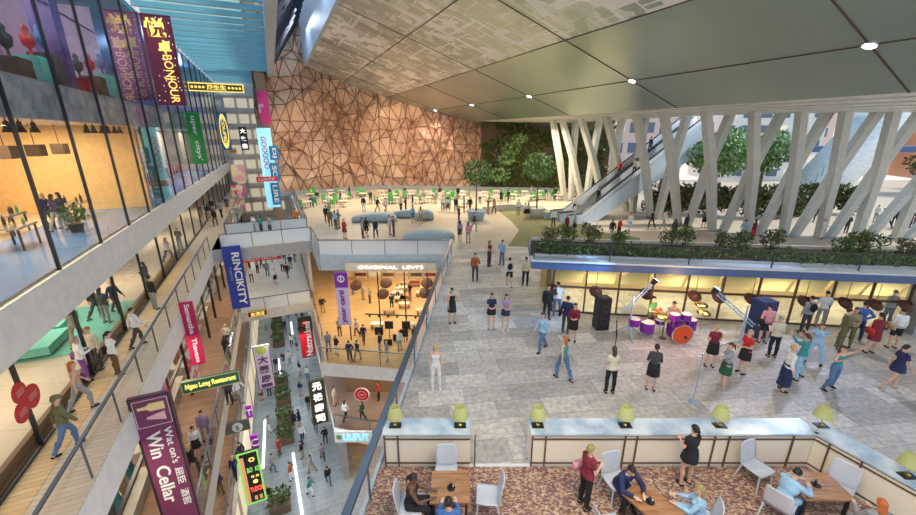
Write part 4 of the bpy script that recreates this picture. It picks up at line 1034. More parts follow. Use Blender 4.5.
# neon sign
o, w, h = sgn('neon_sign', (236, 454), (258, 449), (246, 505), 20.9, 'lit green and red advertising sign over the street', 'black_plastic', border='glow_green', bw=.10)
MB().box((-w * .33, -.15, .08), (w * .2, h * .9, .02)).build('side_panel', mat('neon_orange', (.80, .42, .18), .5, emit=(.9, .4, .15), es=.4), o, local=True)
lettering(o, 'BO  KII', w * .13, h * .16, 'glow_green', w=w * .58, h=h * .09, z=.09, bold=.02); lettering(o, 'TUDOR', w * .13, -h * .22, 'glow_red', w=w * .60, h=h * .09, z=.09, bold=.02)
mb = MB()
for k in range(6): a = k * PI / 3; mb.ell((w * .13 + .12 * math.cos(a), h * .34 + .12 * math.sin(a), .09), (.055, .055, .02), None, 8, 4)
for x, y in ((.02, .02), (.24, .02)): 
    for k in range(5): a = k * PI * .4; mb.ell((w * x + w * .02 + .06 * math.cos(a), h * y + .06 * math.sin(a), .09), (.035, .035, .02), None, 6, 4)
mb.build('flower_emblem', 'glow_gold', o, local=True)
MB().lathe([(.10, 0), (.13, 0), (.13, .03), (.10, .03)], (w * .13, -h * .08, .08), 14).build('shield_emblem', 'glow_gold', o, local=True)
MB().box((w * .02, -h * .40, .08), (w * .14, h * .08, .02)).box((w * .26, -h * .40, .08), (w * .14, h * .08, .02)).build('orange_mark', 'neon_orange', o, local=True)
# vertical pale chinese sign
o, w, h = sgn('vertical_sign', (252, 347), (269, 345), (263, 389), 33.0, 'tall pale vertical sign with mauve characters and a green emblem over the street', mat('sign_lilac', (.72, .60, .72), .5), border='dark_metal', bw=.05)
MB().lathe([(w * .32, 0), (w * .32, .03)], (0, h * .40, .06), 16).build('emblem', mat('lime_disc', (.45, .55, .10), .5), o, local=True)
for k, c_ in enumerate('大藥房'): lettering(o, c_, 0, h * (.18 - .22 * k), mat('print_purple', (.12, .03, .14), .5), w=w * .62, h=h * .17, z=.08, bold=.02)
MB().box((0, -h * .42, .08), (w * .7, h * .08, .02)).build('foot_panel', 'print_purple', o, local=True)
# dark lit characters sign
o, w, h = sgn('vertical_sign', (307.5, 382), (324, 378), (313, 425), 27.5, 'dark vertical sign with glowing cream characters at the right of the street', mat('sign_black', (.03, .025, .02), .4), border='gold_metal', bw=.03)
for k, c_ in enumerate('元祿壽司'): lettering(o, c_, 0, h * (.37 - .245 * k), 'glow_white', w=w * .56, h=h * .17, z=.08, bold=.03)
# red black nutcracked sign
o, w, h = sgn('vertical_sign', (297, 318), (311, 316), (303, 358), 33.0, 'red and black vertical sign with white script at the right of the street', 'sign_black', thick=.12)
MB().box((0, -h * .16, .065), (w * .94, h * .64, .02)).build('red_panel', mat('sign_red', (.62, .01, .02), .4), o, local=True)
MB().ell((0, h * .34, .07), (w * .3, h * .07, .02)).build('picture_mark', 'sign_red', o, local=True)
lettering(o, 'Nutcracked', w * .1, -h * .04, 'sign_white', w=w * .5, h=h * .84, rot=PI / 2, z=.09, bold=.02)
# small purple signs
o, w, h = sgn('vertical_sign', (245, 407), (251, 405), (247, 418), 27, 'small purple sign on the lowest gallery edge, upper of two', 'cloth_purple' if False else mat('sign_purple', (.35, .02, .40), .5), group='small purple signs')
lettering(o, 'T', 0, 0, 'sign_white', h=h * .5, z=.08)
o, w, h = sgn('vertical_sign', (249.5, 436), (257, 434), (253, 449), 23.5, 'small purple sign on the lowest gallery edge, lower of two', 'sign_purple', group='small purple signs')
lettering(o, 'C', 0, 0, 'sign_white', h=h * .5, z=.08)
# oval emblem sign
o, w, h = sgn('shop_sign', (224, 425), (249, 420), (225, 435), 22.8, 'dark shop sign with a white oval emblem across the lower gallery', mat('sign_darkgrey', (.13, .14, .13), .5))
MB().ell((0, 0, .08), (w * .22, h * .46, .03), None, 20, 6).build('oval_emblem', 'sign_white', o, local=True)
lettering(o, '5', 0, 0, 'sign_darkgreen', h=h * .45, z=.12)
# big maroon sign at the top left; paler board imitates its glass reflection
mat('sign_maroon', (.20, .02, .06), .5); mat('reflected_violet', (.34, .14, .30), .5)
for TL, TR, BL, m, lb, lm in (((139, 13), (170, 17), (151, 105), 'sign_maroon', 'large maroon sign with golden lettering at the top left, hung outside the glass', 'glow_gold'), ((101, 9), (137, 14), (124, 100), 'reflected_violet', 'paler violet board imitating the reflection of the maroon sign in the glass', mat('reflected_gold', (.75, .50, .30), .5))):
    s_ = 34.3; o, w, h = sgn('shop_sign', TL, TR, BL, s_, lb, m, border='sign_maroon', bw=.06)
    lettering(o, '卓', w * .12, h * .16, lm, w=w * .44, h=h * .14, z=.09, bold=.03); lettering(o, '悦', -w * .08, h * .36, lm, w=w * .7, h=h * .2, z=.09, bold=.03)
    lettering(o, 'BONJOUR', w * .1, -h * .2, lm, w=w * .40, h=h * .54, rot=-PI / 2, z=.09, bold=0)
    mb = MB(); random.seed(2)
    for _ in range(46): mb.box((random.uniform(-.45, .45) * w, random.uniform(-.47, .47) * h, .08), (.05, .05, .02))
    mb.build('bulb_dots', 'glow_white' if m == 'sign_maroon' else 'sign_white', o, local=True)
# gold strip sign
o, w, h = sgn('shop_sign', (187, 82), (243, 84), (188, 91), 50, 'long gold lit strip sign sticking out under the blue roof', mat('sign_oldgold', (.20, .14, .03), .5), border='glow_gold', bw=.10)
mb = MB()
for k in list(range(4)) + [10, 11, 12, 13]: mb.ell((-w * .43 + k * w * .066, 0, .09), (h * .15, h * .15, .05), None, 8, 5)
mb.build('bulb_dots', 'glow_gold', o, local=True); lettering(o, '周生生', 0, 0, 'glow_gold', w=w * .35, h=h * .6, z=.09, bold=.03)
# green sign
o, w, h = sgn('vertical_sign', (184, 112), (199, 113), (191, 164), 44.3, 'tall green vertical sign with white lettering on the left facade', 'sign_green')
lettering(o, "uper  citys'", 0, 0, 'sign_white', w=w * .42, h=h * .86, rot=-PI / 2, z=.08, bold=.015)
# oval yellow outline sign
o, w, h = sgn('vertical_sign', (216, 112), (226, 112), (221, 150), 60, 'narrow blue sign with a yellow oval outline on the left facade', mat('sign_bluegreen', (.04, .16, .34), .5))
MB().lathe([(1, 0), (1, .05), (.8, .05), (.8, 0), (1, 0)], (0, 0, .08), 24, Matrix.Diagonal((w * .42, h * .46, 1)), False).build('oval_outline', 'glow_gold', o, local=True)
lettering(o, 'COUPED', 0, 0, 'glow_gold', w=w * .3, h=h * .7, rot=-PI / 2, z=.09, bold=.02)
o, w, h = sgn('vertical_sign', (238, 127), (246, 127), (242, 150), 64, 'narrow black and white sign on the far left facade', 'sign_black')
for k, c_ in enumerate('大家樂'): lettering(o, c_, 0, h * (.33 - .33 * k), 'glow_white', w=w * .7, h=h * .22, z=.09, bold=.04)
for k, (y0, y1, m, lb) in enumerate(((165, 182, 'poster_pink', 'uppermost'), (185, 197, 'poster_magenta', 'middle'), (199, 213, 'poster_rose', 'lowest'))):
    mm_ = {'poster_pink': (.80, .42, .45), 'poster_magenta': (.62, .08, .30), 'poster_rose': (.70, .18, .30)}[m]; m2, nt, b = base(m, .5); v = coords(nt, 0)
    nt.links.new(mixc(nt, noise(nt, v, .9, 2, .45, .55), mm_, (.85, .72, .45)), b.inputs['Base Color'])
    sgn('poster', (230, y0), (244, y0 - 1), (232, y1), 57, 'pink advertising poster in a stack of three over the gallery, %s' % lb, m, cat='poster', group='pink posters over the gallery')
o, w, h = sgn('light_box', (256, 128), (270, 128), (262, 208), 59.5, 'tall pale cyan light box with magenta lettering beside the copper wall', 'glow_cyan', cat='light box')
lettering(o, 'GOOGOO', -w * .1, h * .2, mat('sign_magenta', (.70, .05, .35), .5), w=w * .4, h=h * .4, rot=-PI / 2, z=.09, bold=.02)
for k, (a, b_, tx) in enumerate(((146, 160, 'DJ'), (163, 181, 'SO'), (183, 205, 'LIRE'))):
    o, w, h = sgn('vertical_sign', (268.5 + k * .7, a), (277.5 + k * .7, a), (270 + k * .7, b_), 58.5, 'small blue sign reading %s on the cyan light box' % tx, mat('sign_azure', (.02, .22, .55), .5))
    lettering(o, tx, 0, 0, 'sign_white', h=h * .8 if k == 2 else h * .7, w=w * .5, rot=-PI / 2, z=.09, bold=.02)
o, w, h = sgn('shop_sign', (256, 177), (277, 175), (256, 182), 57.5, 'thin red and white strip sign in front of the cyan light box', 'sign_red')
lettering(o, 'ESCADA SPORT', 0, 0, 'sign_white', w=w * .8, h=h * .6, z=.08)
m2, nt, b = base('poster_figure', .5); v = coords(nt, 0); nt.links.new(mixc(nt, noise(nt, v, .35, 2, .48, .52), (.85, .80, .76), (.80, .05, .25)), b.inputs['Base Color'])
sgn('poster', (256, 91), (267, 91), (260, 124), 59.5, 'tall pink and white poster above the cyan light box', 'poster_figure', cat='poster')
o, w, h = sgn('shop_sign', (229, 148), (236, 148), (229, 154), 66, 'tiny orange lit sign at the far end of the mall', 'sign_ochre'); lettering(o, 'SALE', 0, 0, 'sign_red', w=w * .8, z=.08)
o, w, h = sgn('shop_sign', (240, 258), (280, 252), (240, 263), 42, 'red shop sign with white lettering hanging over the lower white bridge', 'sign_red'); lettering(o, 'HELLO SALON', 0, 0, 'sign_white', w=w * .8, h=h * .6, z=.08)
o, w, h = sgn('shop_sign', (247, 312), (267, 309), (247, 318), 35, 'small dark sign with orange lettering below the lower white bridge', 'sign_black', border='neon_orange', bw=.05); lettering(o, '金源店', 0, 0, 'glow_gold', w=w * .7, h=h * .6, z=.08)
# levi style shop name on the wide lit shop
YS = 26.3
def sgy(name, TL, TR, BL, y, label, m, **k):
    a, b, c = Yp(*TL, y), Yp(*TR, y), Yp(*BL, y); b.z = a.z; c.x = a.x; return signboard(name, a, b, c, label, m, **k)
o, w, h = sgy('shop_sign', (345, 263), (436, 263), (345, 271), YS, 'white illuminated lettering over the wide lit shop', 'cream_panel', thick=.08)
lettering(o, "ORIGINAL  LEVI'S", 0, 0, 'glow_white', w=w * .72, h=h * .42, z=.05)
o, w, h = sgy('vertical_banner', (334, 272), (347, 272), (334, 325), 25.2, 'tall lilac and purple banner at the left end of the lit shop', mat('banner_lilac', (.66, .56, .80), .5), thick=.08, cat='banner')
MB().box((0, h * .36, .05), (w, h * .28, .02)).build('purple_panel', mat('banner_purple', (.22, .03, .40), .5), o, local=True)
MB().lathe([(w * .28, 0), (w * .28, .02), (w * .2, .02), (w * .2, 0), (w * .28, 0)], (0, h * .38, .065), 16, None, False).box((0, h * .38, .08), (w * .08, w * .6, .02)).build('emblem', 'sign_white', o, local=True)
lettering(o, 'your carti', 0, -h * .14, 'banner_purple', w=w * .5, h=h * .62, rot=PI / 2, z=.05, bold=.02)
o, w, h = sgy('shop_sign', (334, 431), (372, 433), (334, 442), 22.35, 'pale lit shop sign on the edge of the gallery under the lit shop', 'sign_white', thick=.1)
MB().ell((-w * .38, 0, .07), (h * .22, h * .22, .03), None, 10, 5).build('emblem', mat('leaf_green', (.1, .4, .12), .5), o, local=True)
lettering(o, "LILIPUT", w * .08, 0, 'glow_cyan', w=w * .68, h=h * .6, z=.07, bold=.03)
o = E_('round_sign', Yp(362, 394, 23.4), 'round red sign with white rim outside the gallery shop', 'sign'); q = Matrix.Rotation(PI / 2, 3, 'X')
MB().lathe([(.5, 0), (.5, .08)], o.location, 24, q).build('disc', 'sign_red', o); MB().lathe([(.5, 0), (.54, 0), (.54, .1), (.5, .1)], o.location, 24, q, False).build('rim', 'sign_white', o)
MB().lathe([(.25, 0), (.29, 0), (.29, .1), (.25, .1)], o.location, 24, q, False).box(Vector(o.location) + Vector((0, -.1, 0)), (.3, .03, .06)).build('emblem', 'sign_rose', o)
for k, (px, py, r_) in enumerate(((18, 393, .27), (31, 396, .32), (21, 413, .26))):
    c = onT(px, py, -6.6); o = E_('round_sign', c, 'red round sign fixed to the glass behind the walkway, %s of three' % ('upper left', 'right', 'lowest')[k], 'sign', 'red round signs on the walkway glass'); q = Matrix.Rotation(-th, 3, 'Z') @ Matrix.Rotation(PI / 2, 3, 'Y')
    MB().lathe([(r_, 0), (r_, .04)], c, 24, q).build('disc', 'red_disc', o)
    mb = MB()
    for z in (-.06, 0, .06): mb.add([c + AX * (-r_ * .6) + BX * .045 + Vector((0, 0, z)), c + AX * (r_ * .6) + BX * .045 + Vector((0, 0, z)), c + AX * (r_ * .6) + BX * .045 + Vector((0, 0, z + .02)), c + AX * (-r_ * .6) + BX * .045 + Vector((0, 0, z + .02))], [(0, 1, 2, 3)])
    mb.build('printed_lines', 'sign_rose', o)
# art posters on the second gallery
def artmat(nm, a, b_, sc):
    m2, nt, b = base(nm, .4); v = coords(nt, .3); c = mixc(nt, noise(nt, v, sc, 3, .47, .53), a, b_); nt.links.new(c, b.inputs['Base Color'])
artmat('art_blue', (.10, .25, .75), (.75, .05, .06), .8); artmat('art_mixed', (.75, .75, .75), (.6, .06, .10), 1.6)
for s0, s1, z0, z1, m, lb in ((17.2, 19.3, -5.8, -1.6, 'art_blue', 'large blue and red art poster on the second gallery shopfront'), (23.3, 25.2, -5.6, -2.2, 'art_mixed', 'red and white art poster behind the crimson banner')):
    o = E_('art_poster', P(s0, -5.7, z0), lb, 'poster'); MB().boxA(s0, s1, -5.75, -5.68, z0, z1).build('print', m, o)
    MB().boxA(s0 - .05, s1 + .05, -5.78, -5.74, z0 - .05, z1 + .05).build('frame', 'dark_metal', o)

# ================================================================= SHOP CONTENTS
def objA(name, s0, s1, t0, t1, z0, z1, m, label, cat, group=None):
    return tag(MB().boxA(s0, s1, t0, t1, z0, z1).build(name, m), label, cat, group)
mat('charcoal_piece', (.05, .05, .06), .5)
# top level (z 10): violet columns, lamps, furniture
for k, s_ in enumerate((19.5, 26.0)):
    struct('wall_partition', MB().boxA(s_, s_ + .9, -9.2, -8.3, 10, 15.6), mat('column_violet', (.10, .05, .20), .4))
struct('trim_17', MB().boxA(12, 33, -8.7, -8.64, 13.9, 13.98), 'dark_metal')
def spot(p_, label, grp, m='black_plastic', lit=False, h_=.34):
    o = E_('spotlight', p_, label, 'spotlight', grp); p_ = Vector(p_)
    MB().lathe([(.05, .0), (.07, -.05), (.08, -.16), (.15, -h_), (.13, -h_)], p_, 12).build('shade', m, o); MB().tube(p_, p_ + Vector((0, 0, .12)), .02).build('mount', m, o)
    if lit: MB().ell(p_ + Vector((0, 0, -h_)), (.12, .12, .08)).build('bulb', mat('spot_glow', (1, .95, .8), .4, emit=(1, .93, .75), es=14), o)
for k, px in enumerate((5, 18, 32, 85, 92, 100, 106, 113, 118)):
    p_ = onT(px, 121 if k < 3 else 124, -7.3); spot(Vector((p_.x, p_.y, 8.62)), 'black ceiling spotlight over the orange shop, %s from the left' % ordn[k], 'ceiling spotlights over the orange shop')
for k, (px, py) in enumerate(((18, 10), (48, 22))):
    p_ = onT(px, py, -8.66); spot(Vector((p_.x, p_.y, 13.88)), 'brightly lit spotlight in the top left shop, %s of two' % ('left', 'right')[k], 'lit spotlights of the top left shop', lit=True)
for k in range(5):
    s_ = 17 + k * 2.3
    o = E_('hanging_lantern', P(s_, -9.5, 7.4), 'dark slatted lantern hanging in the orange shop, %s from the left' % ordn[k], 'lantern', 'slatted lanterns in the orange shop')
    MB().boxA(s_, s_ + .6, -9.8, -9.3, 7.3, 7.8).build('lantern_body', 'deep_brown', o); MB().tube(P(s_ + .3, -9.55, 7.8), P(s_ + .3, -9.55, 8.7), .015).build('cord', 'black_plastic', o)
def bar_table(s_, t_, z, label, grp, m='steel'):
    o = E_('display_table', P(s_, t_, z), label, 'table', grp)
    MB().boxA(s_ - .7, s_ + .7, t_ - .45, t_ + .45, z + .82, z + .9).build('tabletop', m, o)
    for a in (-.6, .6):
        for b_ in (-.38, .38): MB().boxA(s_ + a - .03, s_ + a + .03, t_ + b_ - .03, t_ + b_ + .03, z, z + .82).build('leg', 'dark_metal', o)
def goods(s_, t_, z, n, label, grp):
    random.seed(int(s_ * 7 + t_ * 3 + z)); 
    for k in range(n):
        c = P(s_ - .55 + 1.1 * (k + .5) / n, t_ + random.uniform(-.25, .25), z); h_ = random.uniform(.18, .42)
        tag(MB().lathe([(.05, 0), (.055, h_ * .6), (.02, h_ * .8), (.02, h_)], c, 8).build('bottle', random.choice(['cream_panel', 'dark_metal', 'leaf_green', 'brown_disc', 'sign_ochre'])), label, 'bottle', grp)
for k, (s_, t_) in enumerate(((14.2, -9.6), (17.0, -11.0), (20.4, -9.4), (23.6, -11.0), (26.6, -9.6))):
    bar_table(s_, t_, 4.0, 'steel topped display table on the orange shop floor, %s from the left' % ordn[k], 'display tables in the orange shop'); goods(s_, t_, 4.91, 5, 'small bottle on a display table in the orange shop', 'bottles on the orange shop tables')
for k in range(7):
    s_ = 15 + k * 2.0
    o = E_('wall_shelf', P(s_, -14.3, 4), 'narrow shelf unit against the orange wall, %s from the left' % ordn[k], 'shelf', 'shelf units against the orange wall')
    MB().boxA(s_, s_ + 1.4, -14.5, -14.1, 4, 5.5).build('body', 'brown_wall', o)
    for q in range(3): MB().boxA(s_ + .05, s_ + 1.35, -14.12, -14.0, 4.3 + q * .45, 4.36 + q * .45).build('shelf_board', 'cream_panel', o)
    goods(s_ + .7, -13.9, 5.5, 4, 'small bottle on a shelf unit against the orange wall', 'bottles on the orange wall shelves')
for k, (px, py, z) in enumerate(((78, 232, 4), (128, 205, 4), (150, 175, 4))):
    q = G(px, py, z); o = E_('floor_planter', q, 'dark bushy potted plant in the orange shop, %s' % ('nearest', 'middle', 'farthest')[k], 'plant', 'potted plants in the orange shop')
    MB().lathe([(.22, 0), (.3, .4), (.27, .4)], q, 14).build('pot', 'black_plastic', o); mb = MB(); leafcloud(mb, q + Vector((0, 0, .75)), (.5, .5, .4), 120, .2); mb.build('foliage', ['leaf_dark', 'leaf_mid'], o)
# curved desk at the far left
mb = MB(); vs = []; nq = 16
for k in range(nq + 1):
    a = PI * .9 * k / nq; c = P(10.6, -9.3, 4.0) + Vector((1.9 * math.cos(a + .2), 1.0 * math.sin(a + .2), 0))
    q = P(10.6, -9.3, 4.0) + Vector((1.5 * math.cos(a + .2), .65 * math.sin(a + .2), 0))
    vs += [c, c + Vector((0, 0, 1.0)), q + Vector((0, 0, 1.0)), q]
fs = []
for k in range(nq):
    for j_ in range(4): fs.append((4 * k + j_, 4 * k + (j_ + 1) % 4, 4 * k + 4 + (j_ + 1) % 4, 4 * k + 4 + j_))
fs += [(0, 1, 2, 3), (4 * nq + 3, 4 * nq + 2, 4 * nq + 1, 4 * nq)]
o = E_('curved_desk', P(10.6, -9.3, 4.0), 'white curved reception desk at the far left of the orange shop', 'desk'); MB().add(vs, fs).build('body', 'white_paint', o)
# green swoosh pillar between the left shops
struct('wall_partition', MB().boxA(33.6, 34.4, -7.9, -7.1, 4, 8.7), mat('pillar_green', (.10, .30, .05), .5)); struct('wall_partition', MB().boxA(30.2, 30.9, -8.2, -7.4, 4, 8.7), 'brown_wall')
# clothes shop behind the pillar
for k in range(5):
    s_ = 36 + k * 3; o = E_('clothes_rail', P(s_, -9, 4), 'clothes rail in the shop beyond the green pillar, %s from the left' % ordn[k], 'clothes rail', 'clothes rails beyond the green pillar')
    MB().bar(P(s_, -9, 5.5), P(s_ + 2, -9, 5.5), .04).bar(P(s_, -9, 4), P(s_, -9, 5.5), .04).bar(P(s_ + 2, -9, 4), P(s_ + 2, -9, 5.5), .04).build('frame', 'chrome', o)
    for q in range(5): MB().boxA(s_ + .2 + q * .36, s_ + .38 + q * .36, -9.25, -8.75, 4.6, 5.45).build('garment', cmat(['red', 'white', 'charcoal', 'pink', 'maroon'][(q + k) % 5]), o)
# the top shop's furniture
random.seed(21)
for k in range(9):
    s_ = [13.4, 15.2, 17.4, 22, 23.8, 25, 28.4, 30.2, 32][k]; m = ['teal_seat', 'charcoal', 'red_disc', 'deep_brown'][k % 4]; m = cmat('charcoal') if m == 'charcoal' else m
    o = E_('display_stand', P(s_, -8.6, 10), '%s display stand in the top left shop, %s from the left' % (['teal', 'charcoal', 'red', 'dark brown'][k % 4], ordn[k]), 'display stand')
    MB().boxA(s_ - .55, s_ + .55, -9.0, -8.2, 10, 11.0 + .3 * (k % 3)).build('cabinet', m, o); MB().lathe([(.16, 0), (.05, .08), (.05, .3), (.2, .45), (.24, .75), (.1, .9), (.13, 1.05), (.03, 1.2)], P(s_, -8.6, 11.0 + .3 * (k % 3)), 12).build('display_piece', ['charcoal_piece', 'red_disc', 'band_blue'][k % 3], o, True)
for k in range(6):
    s_ = 18 + k * 2.4; o = E_('wall_panel', P(s_, -13.3, 12), 'pale hanging panel on the top left shop wall, %s from the left' % ordn[k], 'panel', 'pale panels on the top shop wall')
    MB().boxA(s_, s_ + 1.8, -13.4, -13.3, 11.2, 15).build('sheet', 'cream_panel' if k % 2 else 'pale_blue_paint', o)
# wide lit shop: glass front, shelves, screens, discs
mb = MB()
for px in (345, 377, 404, 427): p_ = Yp(px, 270, 26.0); mb.box((p_.x, 26.0, -3.75), (.08, .08, 5.4))
struct('window_9', mb, 'dark_metal'); struct('window_9', MB().quad((-7.6, 26, -6.5), (-.6, 26, -6.5), (-.6, 26, -1.1), (-7.6, 26, -1.1)), 'clear_glass')
gp = [Yp(x, y, 30) for x, y in ((356, 285), (386, 283), (383, 294), (427, 283), (425, 293))]
discs(gp, 'dark red round shades in the lit shop', lambda i: 'dark red round shade in the lit shop, ' + ['leftmost', 'upper one near the middle', 'lower one near the middle', 'upper one at the right', 'lower one at the right'][i], .5, 1.2, tilt=.7)
o = E_('track_light', Yp(395, 315, 27.5), 'black track light bar with small spots inside the lit shop', 'track light'); a, b_ = Yp(365, 314, 27.5), Yp(420, 316, 27.5)
MB().bar(a, b_, .08).build('track', 'black_plastic', o)
for k in range(6): q = a.lerp(b_, (k + .5) / 6); MB().lathe([(.06, 0), (.09, -.2)], q, 8).build('spot_head', 'black_plastic', o)
for k, (px, py) in enumerate(((379, 331), (389, 325), (388, 343), (404, 333), (406, 325), (397, 338))):
    q = Yp(px, py, 25.0 + .2 * k); o = E_('display_screen', q, 'black square screen in the front of the lit shop, ' + ['leftmost', 'highest of the middle ones', 'lowest', 'rightmost of the lower row', 'rightmost of the upper row', 'nearest the middle'][k], 'screen', 'black display screens of the lit shop')
    MB().box(q, (.6, .05, .6)).build('panel', 'black_plastic', o); MB().box(q + Vector((0, .05, -(q.z + 6.5) / 2)), (.05, .05, q.z + 6.5)).build('pole', 'dark_metal', o)
random.seed(31)
for k in range(16):
    x = random.uniform(-6.5, -1.5); y = 28 + (k % 8) * 1.3; cc = random.choice(['white', 'cream', 'brown', 'tan', 'maroon'])
    o = E_('shop_table', (x, y, -6.5), 'low %s covered display table in the lit shop' % cc, 'table', '%s display tables in the lit shop' % cc)
    MB().box((x, y, -6.08), (1.0, .6, .08)).build('tabletop', cmat(cc), o)
    for a in (-.4, .4): MB().box((x + a, y, -6.31), (.06, .5, .38)).build('leg', 'brown_wall', o)
for k in range(9):
    x = -10.5 + k * 1.5; o = E_('wall_shelf', (x, 39.6, -6.5), 'tall stocked shelf at the back of the lit shop, %s from the left' % ordn[k], 'shelf', 'tall shelves at the back of the lit shop')
    MB().box((x, 39.65, -5.3), (1.3, .3, 2.4)).build('body', 'cream_panel', o)
    for q in range(4): MB().box((x, 39.45, -6.1 + q * .6), (1.2, .12, .34)).build('stock', cmat(['maroon', 'white', 'brown', 'tan', 'charcoal'][(q + k) % 5]), o)
# walkway shop: benches, green rug, mannequins
struct('floor', MB().boxA(18.5, 24, -10.5, -7.3, .003, .02), 'teal_seat')
for k, (s_, t_) in enumerate(((19.5, -9.2), (21.5, -9.6), (14.5, -10), (11.5, -10.5))):
    o = E_('sofa', P(s_, t_, 0), '%s low sofa behind the walkway glass, %s from the far end' % (['teal', 'brown'][k // 2], ordn[[1, 0, 2, 3][k]]), 'sofa')
    MB().boxA(s_ - .9, s_ + .9, t_ - .45, t_ + .45, .12, .45).build('seat', ['teal_seat', 'brown_wall'][k // 2], o); MB().boxA(s_ - .9, s_ + .9, t_ - .65, t_ - .45, .12, .85).build('backrest', ['teal_seat', 'brown_wall'][k // 2], o)
for k in range(9):
    s_ = 8.5 + k * 3.1; o = E_('market_stall', P(s_, -11.5, 0), 'warm wooden display case behind the walkway glass, %s from the left' % ordn[k], 'display case', 'display cases behind the walkway glass')
    MB().boxA(s_, s_ + 2.2, -12.2, -11.3, 0, 1.0).build('body', ['shop_wood', 'brown_wall', 'orange_wall'][k % 3], o); MB().boxA(s_ + .05, s_ + 2.15, -12.0, -11.4, 1.0, 1.35).build('goods', cmat(['rust', 'cream', 'white', 'maroon', 'yellow'][k % 5]), o)
for lv, z in ((1, -6), (2, -12)):
    for k in range(12):
        s_ = 8 + k * 3.63; cc = ['cream', 'charcoal', 'rust', 'white', 'brown', 'teal'][(k * 5 + lv) % 6]
        o = E_('window_display', P(s_, -8.3 + (1.3 if lv == 1 else 0), z), '%s window display on the %s gallery, %s shopfront from the left' % (cc, ('second', 'lowest')[lv - 1], ordn[k]), 'window display')
        to = 1.3 if lv == 1 else 0
        MB().boxA(s_, s_ + 2.6, -8.9 + to, -7.8 + to, z, z + .5).build('plinth', 'stone_white', o)
        for q in range(3): MB().lathe([(.12, 0), (.2, .35), (.14, .75), (.2, 1.15), (.08, 1.3), (.1, 1.45), (.02, 1.6)], P(s_ + .5 + q * .8, -8.35 + to, z + .5), 10).build('mannequin', cmat(cc if q != 1 else 'tan'), o, True)
        MB().boxA(s_, s_ + 2.6, -9.9 + to, -9.8 + to, z + .3, z + 3.6).build('backdrop', cmat(['tan', 'cream', 'grey', 'khaki'][(k + lv) % 4]), o)

# ================================================================= STREET
for k, (x, y) in enumerate(((282, 386), (284, 402), (286, 422), (286, 440), (281, 507), (276, 312), (277, 322), (278, 333), (279, 345))):
    q = G(x, y, -17); o = E_('street_planter', q, 'square planter with a clipped bush down the middle of the street, %s nearest' % ordn[[4, 3, 2, 1, 0, 8, 7, 6, 5][k]], 'planter', 'bush planters along the street')
    MB().box(q + Vector((0, 0, .3)), (1.3, 1.3, .6), -th).build('tub', 'bark', o); mb = MB(); random.seed(k); leafcloud(mb, q + Vector((0, 0, 1.05)), (.8, .8, .6), 260, .22); mb.build('foliage', ['leaf_dark', 'leaf_mid'], o)
for k, (a, b_) in enumerate((((293, 453), (303, 520)), ((265, 420), (263, 468)), ((278.5, 359), (280, 374)), ((291, 322), (292.5, 334)))):
    p_, q = G(*a, -16.96), G(*b_, -16.96); tag(MB().bar(p_, q, .16, .05).build('floor_light', mat('strip_glow', (1, 1, 1), .4, emit=(.95, .98, 1), es=3)), 'bright white light strip set in the street floor, %s' % ['longest, nearest', 'second longest, at the left side', 'short one in the middle distance', 'shortest, farthest'][k], 'light strip', 'light strips in the street floor')
# ================================================================= FAR PLAZA FURNITURE
def bench(c, L, W, h_, rz, label, bend=.25):
    o = E_('lounge_bench', c, label, 'bench', 'pale blue curved benches on the plaza', rz)
    n = 22; m_ = 16; vs = []; fs = []
    for i in range(n + 1):
        u = i / n * 2 - 1; wv = (max(0, 1 - u ** 4)) ** .5; ww = W / 2 * (.15 + .85 * wv) * (1 + .12 * math.sin(u * 4)); y0 = bend * (u * u) * W; hh = h_ * (.55 + .45 * wv) * (1 + .1 * math.sin(u * 3 + 1))
        for k in range(m_):
            a = 2 * PI * k / m_; ca, sa = math.cos(a), math.sin(a)
            vs.append((u * L / 2, y0 + ww * math.copysign(abs(ca) ** .6, ca), hh / 2 + hh / 2 * math.copysign(abs(sa) ** .6, sa)))
    for i in range(n):
        for k in range(m_): fs.append((i * m_ + k, i * m_ + (k + 1) % m_, (i + 1) * m_ + (k + 1) % m_, (i + 1) * m_ + k))
    fs += [tuple(range(m_)), tuple(range(n * m_, (n + 1) * m_))]
    MB().add(vs, fs).build('seat_shell', 'sofa_blue', o, True, True)
    MB().box((0, bend * .2, .03), (L * .8, W * .6, .06)).build('plinth', 'dark_metal', o, False, True)
q = G(375, 221); bench(q, 4.4, 1.5, .8, .05, 'long pale blue curved bench behind the people in suits', -.2)
q = G(405, 217.5); bench(q, 2.6, 1.0, .75, -.1, 'pale blue curved bench, middle of the far row', .2)
q = G(425, 219.5); bench(q, 1.9, 1.4, .9, .3, 'short rounded pale blue bench at the right of the far row', .1)
q = G(429, 241); bench(q, 4.2, 1.6, .8, .06, 'broad pale blue bench just behind the plaza balustrade', .2)
def tub_tree(c, h_, tr_, label, tubm, cr=1.6, seed=1):
    o = E_('potted_tree', c, label, 'tree', 'tub trees on the far plaza')
    MB().lathe([(.75, 0), (.95, 1.0), (.88, 1.02), (.85, .9)], c, 20).build('tub', tubm, o, True)
    MB().tube(Vector(c) + Vector((0, 0, .9)), Vector(c) + Vector((0, 0, h_ * .75)), .09, .05).build('trunk', 'bark', o)
    random.seed(seed); mb = MB(); leafcloud(mb, Vector(c) + Vector((0, 0, h_ * .82)), (cr, cr, h_ * .24), 620, .3); mb.build('foliage', ['leaf_mid', 'leaf_light'], o)
tub_tree(G(476, 220), 5.6, .1, 'slim tree in a pale blue tub beside the plaza path', 'sofa_blue', 1.5)
tub_tree(G(536, 217), 6.2, .1, 'slim tree in a white tub at the back of the olive lawn', 'stone_white', 1.7, 2)
